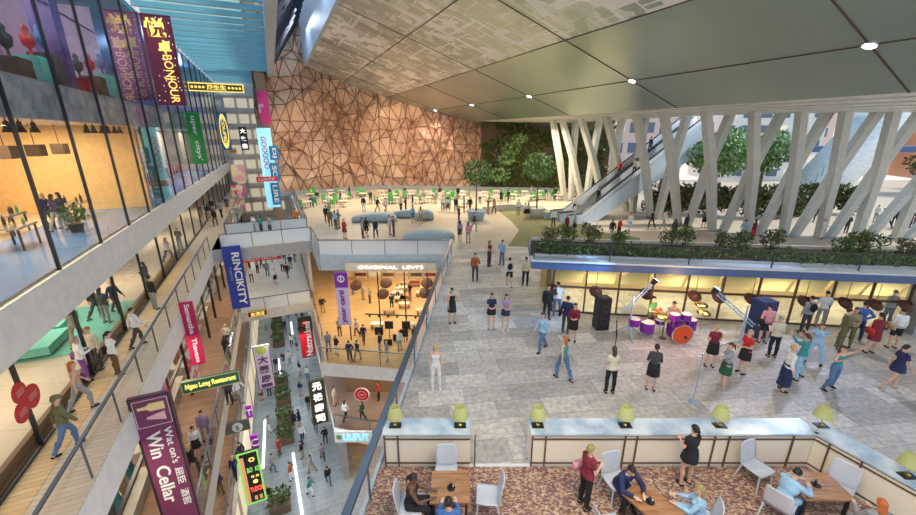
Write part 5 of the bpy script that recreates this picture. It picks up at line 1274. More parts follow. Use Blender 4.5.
# curved low wall
mb = MB(); prev = None
for k in range(13):
    u = k / 12; q = G(484 + 50 * u, 213 + 3.0 * math.sin(u * PI) * -1, 0)
    if prev is not None: mb.bar(prev + Vector((0, 0, .35)), q + Vector((0, 0, .35)), .5, .7)
    prev = q
tag(mb.build('curved_seat_wall', 'stone_white'), 'low curved white seat wall between the two tub trees', 'bench')
# green chairs and tables of the far food court
o = bpy.data.objects.new('food_court_chair', None); COL.objects.link(o)
MB().box((0, 0, .45), (.6, .55, .06)).build('seat', 'green_seat', o, local=True); MB().box((0, .27, .78), (.6, .06, .62)).build('backrest', 'green_seat', o, local=True)
for x in (-.25, .25):
    for y in (-.22, .22): MB().box((x, y, .21), (.04, .04, .42)).build('leg', 'dark_metal', o, local=True)
gch = o; gu = [False]
o = bpy.data.objects.new('food_court_table', None); COL.objects.link(o)
MB().lathe([(.55, 0), (.55, .04)], (0, 0, .72), 20).build('tabletop', 'cream_panel', o, local=True); MB().tube((0, 0, .02), (0, 0, .72), .04).build('pedestal', 'steel', o, local=True); MB().lathe([(.3, 0), (.28, .03)], (0, 0, 0), 14).build('foot', 'steel', o, local=True)
gtb = o; gt = [False]; random.seed(12)
spots = [(x + random.uniform(-4, 4), y + random.uniform(-1, 1)) for y in (196, 199.5, 203.5, 207) for x in range(312, 470, 17) if not (y > 206 and (350 < x < 440))] + [(x + random.uniform(-4, 4), y + random.uniform(-1, 1)) for y in (196.5, 200.5) for x in range(486, 560, 14)]
for i, (x, y) in enumerate(spots):
    q = G(x, y); 
    place(gtb, gt, q, 0, 1, 'small round pale table in the far food court', 'table', 'round tables of the far food court')
    for k in range(2 if i % 3 == 0 else 1 if i % 3 == 1 else 0):
        a = i * 1.9 + k * PI; p_ = q + Vector((math.sin(a) * .85, math.cos(a) * .85, 0)); place(gch, gu, p_, -a, 1.0, 'green chair in the far food court', 'chair', 'green chairs of the far food court')
# ================================================================= BAND
dk = G(682, 345)
o = E_('drum_kit', dk, 'purple drum kit with an orange bass drum in front of the shop row', 'drum kit')
q = Matrix.Rotation(PI / 2, 3, 'X'); c = dk + Vector((0, .35, .42))
bd = MB().lathe([(.42, -.25), (.42, .25)], c, 28, q).build('bass_drum', 'purple_shell', o)
MB().lathe([(.40, .0), (.40, .012)], c + Vector((0, -.25, 0)), 28, q).build('drum_head', 'orange_skin', bd); MB().lathe([(.40, 0), (.44, 0), (.44, .05), (.40, .05)], c + Vector((0, -.22, 0)), 28, q, False).build('hoop', 'chrome', bd); MB().lathe([(.07, 0), (.07, .01)], c + Vector((.14, -.265, -.12)), 16, q).build('port_hole', 'black_plastic', bd)
for nm_, x, y, z, r_, h_ in (('tom', -.24, .45, .92, .20, .26), ('tom', .24, .45, .92, .20, .26), ('floor_tom', .72, .85, .30, .25, .45), ('floor_tom', -1.25, .55, .35, .28, .42), ('snare_drum', -.6, .85, .55, .19, .16), ('tom', -1.75, .7, .55, .22, .3)):
    t_ = MB().lathe([(r_, 0), (r_, h_)], dk + Vector((x, y, z)), 22).build(nm_, 'purple_shell', o); MB().lathe([(r_ * .97, h_), (r_ * .97, h_ + .01)], dk + Vector((x, y, z)), 22).build('drum_head', 'drum_skin', t_)
    for a in range(3): MB().tube(dk + Vector((x + r_ * math.cos(a * 2.1), y + r_ * math.sin(a * 2.1), 0)), dk + Vector((x + r_ * .9 * math.cos(a * 2.1), y + r_ * .9 * math.sin(a * 2.1), z + .05)), .012).build('leg', 'chrome', t_)
for x, y, z in ((-.85, .3, 1.15), (.9, .4, 1.25), (1.2, 1.1, 1.3)):
    cy = MB().lathe([(.02, .04), (.12, .025), (.27, 0), (.12, .02)], dk + Vector((x, y, z)), 24, Matrix.Rotation(.25, 3, 'X'), False).build('cymbal', 'gold_metal', o, True); MB().tube(dk + Vector((x, y, 0)), dk + Vector((x, y, z)), .012).build('stand', 'chrome', cy)
MB().lathe([(.18, .0), (.18, .06)], dk + Vector((.1, 1.25, .48)), 16).tube(dk + Vector((.1, 1.25, 0)), dk + Vector((.1, 1.25, .48)), .03).build('drum_stool', 'black_plastic', o)
def pa(px, py, h_, w_, m, label, rz):
    q = G(px, py); o = E_('loudspeaker', (q.x, q.y, 0), label, 'loudspeaker', None, rz)
    MB().box((0, 0, h_ / 2), (w_, w_ * .9, h_)).build('cabinet', m, o, local=True); rr = Matrix.Rotation(PI / 2, 3, 'X')
    for z, r_ in ((h_ * .68, w_ * .33), (h_ * .28, w_ * .36)): MB().lathe([(r_, 0), (r_ * 1.05, .03), (r_ * .8, .03), (r_ * .3, -.02), (.02, .0)], (0, -w_ * .45, z), 22, rr, False).build('woofer', 'dark_metal', o, True, True)
pa(600, 328, 1.5, .55, 'black_plastic', 'tall black loudspeaker cabinet left of the band', .1); pa(757, 335, 1.65, .68, mat('cabinet_blue', (.02, .04, .14), .4), 'large dark blue loudspeaker cabinet right of the band', .2)
def lightstand(base_px, top_z, boom_end, boom_tail, label):
    b = G(*base_px); o = E_('light_stand', b, label, 'light stand'); top = b + Vector((0, 0, top_z)); m = mat('stand_blue', (.42, .60, .80), .25, .5)
    MB().tube(b + Vector((0, 0, .2)), top, .04, .03).build('pole', m, o)
    for k in range(3): a = k * 2.09 + .4; MB().tube(b + Vector((.62 * math.cos(a), .62 * math.sin(a), .02)), b + Vector((0, 0, .55)), .025).build('leg', m, o)
    e = onPlane(boom_end[0], boom_end[1], b, Vector((0, 1, 0))); t_ = onPlane(boom_tail[0], boom_tail[1], b, Vector((0, 1, 0)))
    bm_ = MB(); dv = (e - t_).normalized(); nv_ = Vector((dv.z, 0, -dv.x)) * .06; L = (e - t_).length
    for s_ in (-1, 1): bm_.tube(t_ + nv_ * s_, e + nv_ * s_, .022)
    for k in range(int(L / .18)): p_ = t_ + dv * k * .18; bm_.tube(p_ + nv_ * (1 if k % 2 else -1), p_ + dv * .18 + nv_ * (-1 if k % 2 else 1), .012)
    bm_.build('truss_boom', m, o)
    MB().lathe([(.09, -.12), (.13, .12)], e, 14, Matrix.Rotation(.6, 3, 'Y')).build('lamp_head', 'black_plastic', o); MB().lathe([(.115, 0), (.115, .01)], e + Matrix.Rotation(.6, 3, 'Y') @ Vector((0, 0, .125)), 14, Matrix.Rotation(.6, 3, 'Y')).build('lens', mat('lens_glow', (.8, .95, 1), .4, emit=(.75, .92, 1), es=8), o)
    return e
l1 = lightstand((628, 337), 1.9, (654, 282), (622, 313), 'pale blue tripod light stand with a truss boom left of the drum kit')
l2 = lightstand((737, 352), 2.0, (715, 291), (754, 326), 'pale blue tripod light stand with a truss boom right of the drum kit')
def mic(px, py, h_, label, m, boom=None):
    q = G(px, py); o = E_('microphone_stand', q, label, 'microphone stand'); MB().lathe([(.15, 0), (.14, .03)], q, 16).build('foot', m, o); MB().tube(q, q + Vector((0, 0, h_)), .02, .014).build('pole', m, o)
    e = q + Vector((0, 0, h_)); 
    if boom: MB().tube(e, e + Vector(boom), .025, .018).build('boom', 'black_plastic', o); e = e + Vector(boom)
    MB().ell(e, (.04, .04, .06), None, 10, 6).build('microphone', 'steel', o)
mic(693, 402, 1.75, 'slim pale blue microphone stand standing alone in front of the band', 'stand_blue'); mic(613, 362, 1.1, 'microphone stand with a raised black boom before the person in a cream top', 'black_plastic', (-.12, -.1, .75))
mic(662, 338, 1.3, 'microphone stand between the guitarist and the drum kit', 'dark_metal')
# guitar for the left musician
gq = G(650, 331); o = E_('electric_guitar', gq + Vector((0, -.32, 1.05)), 'electric guitar held by the musician left of the drums', 'guitar', None, .3)
MB().prism([(-.2, -.12), (-.05, -.16), (.08, -.08), (.2, -.15), (.26, 0), (.2, .14), (.08, .08), (-.05, .15), (-.2, .1)], -.02, .02).build('body', 'orange_skin', o, local=True); MB().box((-.48, 0, .01), (.62, .05, .03)).build('neck', 'bark', o, local=True); MB().box((-.83, 0, .01), (.14, .08, .025)).build('headstock', 'bark', o, local=True)
for ch_ in o.children: ch_.rotation_euler = (PI / 2 - .2, -.35, 0)

# ================================================================= PEOPLE
def pp(px, py, deg, pose, top, bot, label, z=0.0, **k):
    q = G(px, py, z + .0); k.setdefault('sc', 1.0)
    return person((q.x, q.y, z + k.pop('up', .0)), R(deg), pose, top, bot, label, **k)
PL = [
 (475, 281, -10, 'phone', 'rust', 'charcoal', 'person in a rust orange jacket with a hand raised to the head', {}),
 (489, 266, 60, 'hold', 'maroon', 'charcoal', 'woman in a maroon top facing the person in a pale blue shirt', dict(fem=1, hair='long', hc='brown', tk='tee')),
 (502, 265, -40, 'hip', 'sky', 'denim', 'person in a pale blue shirt and jeans on the plaza path', {}),
 (509, 286, 180, 'walk', 'white', 'black', 'person with a black backpack over a white shirt seen from behind', dict(bag='backpack', bk='shorts')),
 (525, 286, 175, 'stand', 'cream', 'black', 'person in a cream top and black trousers beside the shop row corner', dict(fem=1, hc='brown')),
 (452, 323, 20, 'phone', 'black', 'black', 'woman in a plain black dress standing alone near the glass balustrade', dict(fem=1, tk='top', bk='skirt', hair='long')),
 (491, 329, 0, 'hold', 'navy', 'black', 'woman in a navy top and black skirt, left of two walking together', dict(fem=1, tk='tee', bk='mini', hair='long', hc='brown', shoe='grey')),
 (505, 330, 5, 'hold', 'mauve', 'navy', 'woman in a mauve top and navy skirt, right of two walking together', dict(fem=1, tk='tee', bk='mini', hair='long', hc='brown', shoe='white')),
 (436, 389, 10, 'stand', 'white', 'white', 'woman all in white on the plaza beside the dark handrail', dict(fem=1, tk='top', hair='long', hc='blond', shoe='white')),
 (541, 351, -60, 'walk', 'sky', 'denim', 'person in a blue denim outfit walking away near the shop row corner', dict(fem=1, hair='tail', hc='brown')),
 (546, 319, 10, 'stand', 'black', 'black', 'person in a black suit at the left corner of the shop row', {}),
 (556, 316, 180, 'hip', 'white', 'denim', 'person in a white shirt and jeans looking into the shop row', {}),
 (565, 333, 150, 'hold', 'navy', 'charcoal', 'person in a navy jacket left of the tall loudspeaker', dict(bag='side')),
 (572, 341, -20, 'hold', 'maroon', 'black', 'woman in a dark maroon dress beside the person in a navy jacket', dict(fem=1, bk='skirt', hc='brown', hair='long')),
 (562, 379, -150, 'walk', 'teal', 'denim', 'ginger haired woman in a teal top and jeans walking away', dict(fem=1, tk='top', hair='long', hc='ginger')),
 (609, 393, 180, 'hold', 'cream', 'black', 'brown haired person in a cream top and black trousers seen from behind', dict(fem=1, hair='long', hc='brown', tk='tee')),
 (650, 390, 160, 'hold', 'charcoal', 'black', 'woman in a black jacket and skirt seen from behind, facing the drums', dict(fem=1, bk='skirt', hair='tail')),
 (709, 367, 170, 'hold', 'maroon', 'black', 'blond person in a maroon vest and long black skirt near the drums', dict(fem=1, tk='tee', bk='skirt', hc='blond', hair='short')),
 (722, 388, -110, 'point', 'grey', 'dark_green', 'woman in a grey cardigan and dark green skirt reaching out to the left', dict(fem=1, bk='skirt', hair='tail', hc='brown', shoe='grey')),
 (741, 373, -80, 'hold', 'red', 'black', 'blond woman in a red top and black skirt looking at the band', dict(fem=1, tk='tee', bk='skirt', hc='blond', hair='tail')),
 (762, 343, 170, 'stand', 'pink', 'black', 'person in a pale pink shirt and black shorts beside the blue loudspeaker', dict(bk='shorts', bag='side')),
 (771, 357, 175, 'hold', 'cream', 'black', 'grey haired person in a cream jacket and black trousers', dict(hc='grey')),
 (781, 390, 70, 'point', 'white', 'navy', 'woman in a white blouse and long navy skirt leaning forward', dict(fem=1, bk='long_skirt', hc='blond')),
 (796, 377, 200, 'dance', 'teal', 'sky', 'dancing person in a teal shirt and pale jeans', dict(fem=1, hair='tail', hc='brown')),
 (811, 364, -50, 'dance', 'sky', 'sky', 'dancing woman in pale blue top and pale blue jeans with arms raised', dict(fem=1, tk='tee', hair='long', hc='brown')),
 (829, 390, 10, 'dance', 'teal', 'denim', 'dancing woman in a teal vest and dark jeans, nearest of the dancers', dict(fem=1, tk='top', hair='long', hc='brown')),
 (803, 333, 180, 'stand', 'grey', 'charcoal', 'person in a grey shirt with a dark backpack facing the shop row', dict(bag='backpack')),
 (818, 327, 160, 'hold', 'white', 'grey', 'person in a white shirt and grey trousers at the shop row window', {}),
 (837, 348, 60, 'cross', 'olive', 'olive', 'person in olive clothes with folded arms, left of a couple', {}),
 (845, 346, -50, 'hold', 'khaki', 'olive', 'woman in a khaki top holding the arm of the person in olive', dict(fem=1, hair='long', hc='brown')),
 (854, 340, 150, 'hip', 'blue', 'navy', 'person in a bright blue shirt and navy trousers beside the grey pillar', {}),
 (869, 353, 175, 'stand', 'maroon', 'maroon', 'woman in a maroon dress with a red shoulder bag', dict(fem=1, bk='skirt', bag='side', bagc='red', hair='tail')),
 (891, 348, 170, 'stand', 'white', 'black', 'person in a white shirt and black shorts with a tan shoulder bag', dict(bk='shorts', bag='side', bagc='tan')),
 (884, 326, 175, 'stand', 'grey', 'navy', 'person in a grey shirt and navy trousers beside the grey pillar', {}),
 (908, 330, 160, 'stand', 'sky', 'black', 'person in a sky blue shirt cut by the right edge of the picture', {}),
 (890, 389, 80, 'walk', 'navy', 'navy', 'black haired woman in a short navy dress walking to the right', dict(fem=1, tk='tee', bk='mini', hair='tail', shoe='tan')),
 (684, 484, 195, 'hold', 'black', 'black', 'waitress in a short black dress standing at the long counter', dict(fem=1, tk='tee', bk='mini', hair='tail')),
 (583, 506, 110, 'hold', 'maroon', 'black', 'person in a dark red top with a pink bag standing left of the middle table', dict(fem=1, tk='tee', hc='olive', bag='side', bagc='pink')),
 (648, 333, 30, 'hold', 'green', 'charcoal', 'guitarist in a green shirt left of the drum kit', dict(tk='tee')),
]
for r_ in PL:
    k = dict(r_[7]); k['fem'] = bool(k.get('fem')); pp(*r_[:7], z=.02 if r_[6].startswith(('waitress', 'person in a dark red top')) else 0.0, **k)
person(dk + Vector((.1, 1.25, .0)), 0, 'drum', 'tan', 'charcoal', 'drummer in a tan shirt seated behind the purple drum kit', tk='tee', lift=.08)
# seated in the cafe : chairs' positions
def seated(p_, rz, pose, top, bot, label, **k):
    v = Vector((-math.sin(rz), math.cos(rz), 0))
    return person((p_[0] - v.x * -.02, p_[1] - v.y * -.02, .03), rz, pose, top, bot, label, **k)
seated((c1.x - .86, c1.y - .25), PI / 2, 'sit', 'black', 'black', 'woman in black seated left of the left table', fem=True, sk='d', tk='top', hair='tail')
sp_ = c1 + Vector((-.02, -.90, 0)); seated(sp_, PI, 'sit', 'blue', 'navy', 'person in a bright blue shirt seated with their back to us at the left table')
chair(450, 510, PI, 'pale chair under the person in a bright blue shirt', at=Vector((sp_.x, sp_.y - .02, 0)))
seated(c2 + Vector((-.50, .88, 0)), .25, 'slump', 'navy', 'black', 'person in a dark navy jacket leaning over the middle table')
seated(c2 + Vector((.80, .05, 0)), -PI / 2 - .45, 'sit', 'sky', 'denim', 'blond woman in a light blue top seated right of the middle table', fem=True, hair='long', hc='olive')
seated(c3 + Vector((-.86, -.16, 0)), 2.2 - .3, 'slump', 'sky', 'navy', 'black haired person in a pale blue shirt leaning on the right table')
sp_ = c3 + Vector((.35, -.95, 0)); seated(sp_, PI - .3, 'sit', 'grey', 'navy', 'ginger haired woman seated at the bottom edge of the right table', fem=True, hair='long', hc='ginger')
chair(860, 515, PI - .3, 'pale chair under the ginger haired woman', at=Vector((sp_.x, sp_.y, 0)))
# walkway
for px, py, dg, ps, tp, bt, lb, k in (
 (72, 449, 150, 'walk', 'olive', 'denim', 'person in an olive jacket, cap and jeans walking up the timber walkway', dict(hair='cap')),
 (85, 409, 150, 'stride', 'tan', 'grey', 'ginger haired woman in a tan top walking up the timber walkway', dict(fem=True, tk='top', hair='long', hc='ginger')),
 (88, 381, 150, 'hold', 'white', 'purple', 'grey haired person in a white top and purple trousers on the walkway', dict(hc='grey', bag='side', bagc='purple')),
 (100, 369, 0, 'hip', 'cream', 'charcoal', 'person in a cream shirt with hands on hips on the walkway', dict(hc='ginger')),
 (119, 375, 150, 'stand', 'white', 'brown', 'woman in a white top with a black shoulder bag on the walkway', dict(fem=True, bag='side', hair='tail')),
 (140, 346, 155, 'walk', 'white', 'charcoal', 'person in a white shirt and charcoal trousers seen from behind on the walkway', {}),
 (156, 309, 155, 'stand', 'black', 'grey', 'person in a black top and grey trousers farthest up the walkway', {})):
    pp(px, py, dg, ps, tp, bt, lb, z=.013 if px < 120 else 0, **k)
# crowd: every combination of colours is used once per place
TOPS = ['red', 'white', 'navy', 'grey', 'black', 'sky', 'maroon', 'cream', 'olive', 'pink', 'teal', 'tan', 'blue', 'rust', 'mauve', 'green']
BOTS = ['black', 'denim', 'charcoal', 'khaki', 'grey', 'navy', 'brown', 'white']
def okp(q, z):
    s_, t_ = ST(q)
    if z < -16: return (t_ < 1.6 or s_ < 24.3) and t_ > -4.4
    if z == -6.5: return q.y < 39 and t_ > (2.3 if s_ > 35 else 1.7)
    if z == 0: return t_ > -12.6
    if z == -6: return t_ > -5.5
    if z == 4.0: return t_ > (-13.8 if s_ < 30 else -10.4)
    if z == -12 and q.y > 26.5: return False
    return True
def crowd(pts, z, place_, seed, sc=1.0, poses=('stand', 'walk', 'hold', 'stride', 'hip'), fixed=None, dark=False):
    pts = [q_ for q_ in pts if okp(G(q_[0], q_[1], z), z)]
    random.seed(seed); combos = [(a, b_) for a in TOPS for b_ in BOTS if a != b_]; random.shuffle(combos); combos.sort(key=lambda c: (c[0] in ('black', 'navy', 'grey', 'white')) * -random.random())
    for i, (px, py) in enumerate(pts):
        a, b_ = (fixed[i] if fixed and i < len(fixed) and fixed[i] else combos.pop(0)); fem = random.random() < .45; sk_ = fem and random.random() < .4
        bk = 'skirt' if sk_ else 'trousers'; ps = random.choice(poses)
        if fixed and (a, b_) in combos: combos.remove((a, b_))
        pp(px, py, random.choice((0, 180, 90, -90, 30, 200, 150)), ps, a, b_, 'person in a %s top and %s %s %s' % (a.replace('_', ' '), b_, 'skirt' if sk_ else 'trousers', place_), z=z, fem=fem, bk=bk, hair='long' if fem else 'short', hc=random.choice(('black', 'brown', 'black', 'blond')), sc=sc)
crowd([(327, 223), (331, 227), (336, 229), (339, 228), (345, 239), (363, 238), (367, 237), (376, 238), (390, 235), (394, 236), (413, 223), (421, 224), (459, 223), (460, 241), (468, 243), (474, 231)], 0, 'standing near the curved benches', 1, fixed=[('black', 'charcoal'), ('olive', 'brown'), ('sky', 'charcoal'), ('olive', 'khaki'), ('red', 'maroon'), ('grey', 'charcoal'), ('black', 'black'), ('navy', 'black'), ('white', 'pink'), ('brown', 'charcoal'), ('sky', 'denim'), ('cream', 'khaki'), ('black', 'navy'), ('mauve', 'charcoal'), ('pink', 'mauve'), ('charcoal', 'grey')])
crowd([(312, 206), (318, 204), (329, 207), (341, 205), (371, 204), (364, 211), (378, 212), (386, 213), (401, 211), (406, 212), (413, 210), (424, 204), (436, 204), (443, 211), (448, 212), (456, 212), (464, 212), (470, 212), (440, 199), (458, 199), (350, 198), (390, 199), (405, 198), (480, 204)], 0, 'in the food court below the copper wall', 2)
crowd([(488, 214), (494, 214), (501, 204), (508, 203), (518, 215), (525, 219), (528, 219), (553, 227), (566, 234), (574, 234), (545, 200), (555, 199), (575, 199), (531, 200)], 0, 'around the olive lawn', 3, fixed=[('brown', 'rust'), ('tan', 'brown'), ('black', 'black'), ('black', 'charcoal'), ('white', 'grey'), ('white', 'black'), ('cream', 'black'), ('white', 'charcoal'), ('maroon', 'black'), ('grey', 'black')])
crowd([(611, 239), (618, 238), (629, 231), (651, 228), (663, 229), (673, 239), (685, 233), (703, 228), (709, 228), (742, 240), (752, 240), (820, 239), (845, 233), (816, 222)], 0, 'walking past the forked columns', 4, fixed=[('black', 'grey'), ('red', 'black'), ('white', 'sky'), ('black', 'black'), ('cream', 'grey'), ('charcoal', 'black'), ('navy', 'black'), ('olive', 'black'), ('grey', 'black'), ('sky', 'grey'), ('maroon', 'red'), ('white', 'white'), ('black', 'charcoal'), ('brown', 'black')])
crowd([(880, 226), (886, 228), (893, 226), (902, 229), (908, 228), (913, 227), (898, 222), (874, 222)], 0, 'outside beyond the last column', 5)
crowd([(312, 472), (329, 484), (345, 478), (352, 471), (303, 458), (303, 441), (326, 443), (270, 432), (295, 427), (300, 425), (270, 396), (277, 370), (290, 364), (300, 375), (308, 380), (292, 346), (297, 350), (300, 338), (285, 331), (303, 322), (308, 332), (284, 365), (310, 352), (301, 396), (309, 409), (340, 441), (274, 471), (270, 503), (286, 503), (288, 318), (296, 316), (283, 342), (266, 330), (262, 400), (268, 355), (316, 430), (323, 460), (311, 495), (292, 480), (280, 455)], -17, 'walking on the street far below', 6)
crowd([(262, 268), (268, 276), (276, 284), (285, 263), (291, 269), (280, 259), (272, 262), (258, 273), (288, 278), (250, 270), (283, 272), (295, 262), (266, 258), (252, 282)], -6.25, 'on the lower white bridge', 7)
crowd([(255, 234), (262, 234), (271, 235), (297, 226)], 0, 'crossing the upper bridge', 8, fixed=[('white', 'grey'), ('teal', 'charcoal'), ('grey', 'charcoal'), ('orange', 'rust')])
crowd([(203, 224), (210, 221), (216, 226), (222, 218), (238, 222), (213, 214), (228, 212)], 0, 'on the gallery behind the upper bridge', 9)
crowd([(193, 421), (199, 457), (195, 476), (229, 346), (228, 359), (231, 404), (240, 402), (207, 440)], -6, 'on the second timber gallery', 10, fixed=[('white', 'black'), ('black', 'charcoal'), ('cream', 'black'), ('black', 'black'), ('charcoal', 'black'), ('white', 'grey'), ('mauve', 'grey'), None])
crowd([(221, 494), (243, 463), (236, 478)], -12, 'on the lowest timber gallery', 11)
crowd([(314, 297), (323, 313), (329, 351), (337, 355), (340, 336), (350, 361), (358, 360), (387, 361), (353, 294), (363, 300), (370, 303), (357, 336), (364, 343), (380, 352), (398, 300), (410, 298), (400, 350), (415, 345), (392, 310)], -6.5, 'on the floor of the wide lit shop', 12, sc=.9)
crowd([(335, 405), (346, 420), (363, 420), (379, 400)], -12, 'on the gallery under the lit shop', 13, fixed=[('cream', 'tan'), ('white', 'black'), ('dark_green', 'black'), ('red', 'black')])
crowd([(52, 230), (61, 231), (68, 228), (84, 209), (94, 209), (112, 201), (104, 204), (130, 190)], 4.0, 'inside the orange shop', 14, fixed=[('navy', 'charcoal'), ('navy', 'grey'), ('charcoal', 'grey'), ('black', 'black'), ('grey', 'black'), ('navy', 'black'), ('red', 'black'), ('grey', 'navy')])
crowd([(108, 323), (118, 313), (98, 318), (80, 345), (40, 330), (150, 292), (170, 262), (181, 250)], 0, 'behind the walkway glass', 15, fixed=[('charcoal', 'grey'), ('navy', 'black')])
# riders on the escalators
for k, (u, off, tp, lb) in enumerate(((.42, -.75, 'red', 'rider in a red top on the farther escalator'), (.45, .75, 'cream', 'rider in a cream top on the nearer escalator'), (.16, .75, 'black', 'rider in black low on the nearer escalator'), (.06, -.75, 'white', 'rider in white near the foot of the farther escalator'), (.68, -.75, 'navy', 'rider in navy high on the farther escalator'), (.74, .75, 'sky', 'rider in pale blue high on the nearer escalator'))):
    q = e0.lerp(e1, u) + en * off; person((q.x, q.y, q.z + .06), math.atan2(ed.y, ed.x) + PI / 2, 'ride', tp, 'charcoal', lb)

# ================================================================= OUTDOORS
def tree(c, h_, cr, n, label, mats=('leaf_mid', 'leaf_dark'), seed=1, sz=.42, trunk=.25):
    random.seed(seed); o = E_('broadleaf_tree', c, label, 'tree', 'trees outside the columns'); c = Vector(c)
    mb = MB(); top = c + Vector((0, 0, h_ * .55)); mb.tube(c, top, trunk, trunk * .6)
    for k in range(6): a = k * 1.05; mb.tube(top, top + Vector((math.cos(a) * cr * .6, math.sin(a) * cr * .6, h_ * .2)), trunk * .4, .04)
    mb.build('trunk', 'bark', o); mb = MB()
    for k in range(9): a = k * 2.4; r_ = cr * .55 * (k / 9) ** .5; leafcloud(mb, c + Vector((math.cos(a) * r_, math.sin(a) * r_, h_ * (.58 + .32 * ((k * 37) % 9) / 9))), (cr * .5, cr * .5, h_ * .16), n // 9, sz)
    mb.build('foliage', list(mats), o)
tree(Vector((28.0, 43, 0)), 8.6, 4.4, 3400, 'large bright green tree seen through the middle columns', ('leaf_light', 'leaf_mid'), 3)
tree(Vector((24.2, 47, 0)), 7.5, 3.0, 1400, 'darker green tree just right of the escalator', ('leaf_mid', 'leaf_dark'), 4)
tree(Vector((36, 47, 0)), 8.5, 3.2, 1500, 'green tree right of the large bright tree', ('leaf_mid', 'leaf_light'), 5)
tree(Vector((66, 56, 0)), 5.5, 3.0, 900, 'rust tinted tree at the far right edge', ('leaf_brown', 'leaf_moss'), 6)
tree(Vector((78, 62, 0)), 6.5, 3.4, 900, 'low green tree at the far right edge', ('leaf_mid', 'leaf_brown'), 7)
random.seed(8); mb = MB()
for k in range(90): u = k / 89; leafcloud(mb, (20.5 + 22 * u, 41 + 1.5 * math.sin(u * 9), random.uniform(.7, 2.5)), (1.1, .9, 1.0), 130, .36)
tag(mb.build('hedge_bank', ['leaf_dark', 'leaf_brown']), 'dense shrub bank growing behind the forked columns', 'hedge', kind='stuff')
def bldg(c, w, d, h_, m, label, rows, cols, rz=0.0):
    o = E_('city_building', c, label, 'building', None, rz)
    MB().box((0, 0, h_ / 2), (w, d, h_)).build('wall', m, o, local=True); MB().box((0, 0, h_ + .2), (w + .5, d + .5, .4)).build('roof', 'slab_grey', o, local=True)
    for r_ in range(rows):
        for k in range(cols): MB().box((-w / 2 + w * (k + .5) / cols, -d / 2 - .03, h_ * (r_ + .55) / rows), (w / cols * .62, .1, h_ / rows * .5)).build('window', 'dark_window' if (r_ * 3 + k * 5) % 4 else 'lit_window', o, local=True)
mat('dark_window', (.12, .17, .24), .15)
bldg((34, 84, 0), 20, 10, 15, mat('bld_pink', (.72, .58, .52), .7, var=.1), 'pale pink building far behind the escalator trees', 4, 7)
bldg((58, 80, 0), 18, 10, 13, mat('bld_white', (.82, .82, .80), .7, var=.1), 'white building behind the middle columns', 5, 6, -.1)
bldg((80, 88, 0), 18, 10, 17, 'bld_pink', 'tall pink building behind the curved white ramp', 5, 6, -.2)
bldg((100, 80, 0), 18, 10, 11, mat('bld_rust', (.55, .30, .18), .7, var=.2), 'rust coloured building at the far right', 3, 6, -.3)
bldg((128, 88, 0), 26, 10, 14, 'bld_white', 'wide white building at the extreme right', 4, 8, -.4)
# curved white ramp hull
vs = []; fs = []; n = 16
a0, a1 = Vector((38.2, 43.5, 0)), Vector((48.5, 46, 11.2))
for k in range(n + 1):
    u = k / n; c = a0.lerp(a1, u); c.z = 10.6 * u ** .85; wd = 2.6 + 1.4 * u
    for q in range(7): a = PI * q / 6; vs.append((c.x + wd * math.cos(a) * -.8, c.y + 1.2 * math.cos(a), c.z - 1.5 * math.sin(a)))
for k in range(n):
    for q in range(6): fs.append((k * 7 + q, k * 7 + q + 1, (k + 1) * 7 + q + 1, (k + 1) * 7 + q))
    fs.append((k * 7, (k + 1) * 7, (k + 1) * 7 + 6, k * 7 + 6))
o = E_('curved_ramp', a0, 'curved white ramp rising outside behind the right columns', 'ramp'); MB().add(vs, fs).build('hull', mat('ramp_white', (.86, .85, .82), .5, var=.12, vs=3), o, True)
mb = MB()
for k in range(n): 
    u = k / n; c = a0.lerp(a1, u); c.z = 10.6 * u ** .85; mb.tube(c + Vector((-1.9, -1.2, 0)), c + Vector((-1.9, -1.2, 1)), .03)
mb.build('railing', 'rail_metal', o)
o = E_('elevated_walkway', (60, 60, 6), 'blue grey elevated walkway crossing behind the columns', 'walkway')
MB().box((66, 58, 6.3), (62, 3, .8)).build('deck', 'band_blue', o)
for x in (42, 56, 70, 84): MB().box((x, 58, 3), (.7, .7, 6)).build('pier', 'column_white', o)
random.seed(77)
for k in range(10):
    x, y = 62 + k * 2.4, 44 + (k % 4) * 2.2
    o = E_('outdoor_table', (x, y, 0), 'small white cafe table outside at the far right', 'table', 'white tables outside')
    MB().lathe([(.6, 0), (.6, .05)], (x, y, .72), 14).build('tabletop', 'white_paint', o); MB().tube((x, y, 0), (x, y, .72), .05).build('pedestal', 'steel', o)

# ================================================================= LIGHT
def area(name, loc, size, energy, col, rot=(0, 0, 0), sy=None):
    l = bpy.data.lights.new(name, 'AREA'); l.energy = energy; l.color = col; l.size = size
    if sy: l.shape = 'RECTANGLE'; l.size_y = sy
    o = bpy.data.objects.new(name, l); COL.objects.link(o); o.location = loc; o.rotation_euler = rot; return o
def point(name, loc, energy, col, r_=.3):
    l = bpy.data.lights.new(name, 'POINT'); l.energy = energy; l.color = col; l.shadow_soft_size = r_
    o = bpy.data.objects.new(name, l); COL.objects.link(o); o.location = loc; return o
def spotl(name, loc, target, energy, col, ang, blend=.6, r_=.1):
    l = bpy.data.lights.new(name, 'SPOT'); l.energy = energy; l.color = col; l.spot_size = ang; l.spot_blend = blend; l.shadow_soft_size = r_
    o = bpy.data.objects.new(name, l); COL.objects.link(o); o.location = loc; o.rotation_euler = (Vector(target) - Vector(loc)).to_track_quat('-Z', 'Y').to_euler(); return o
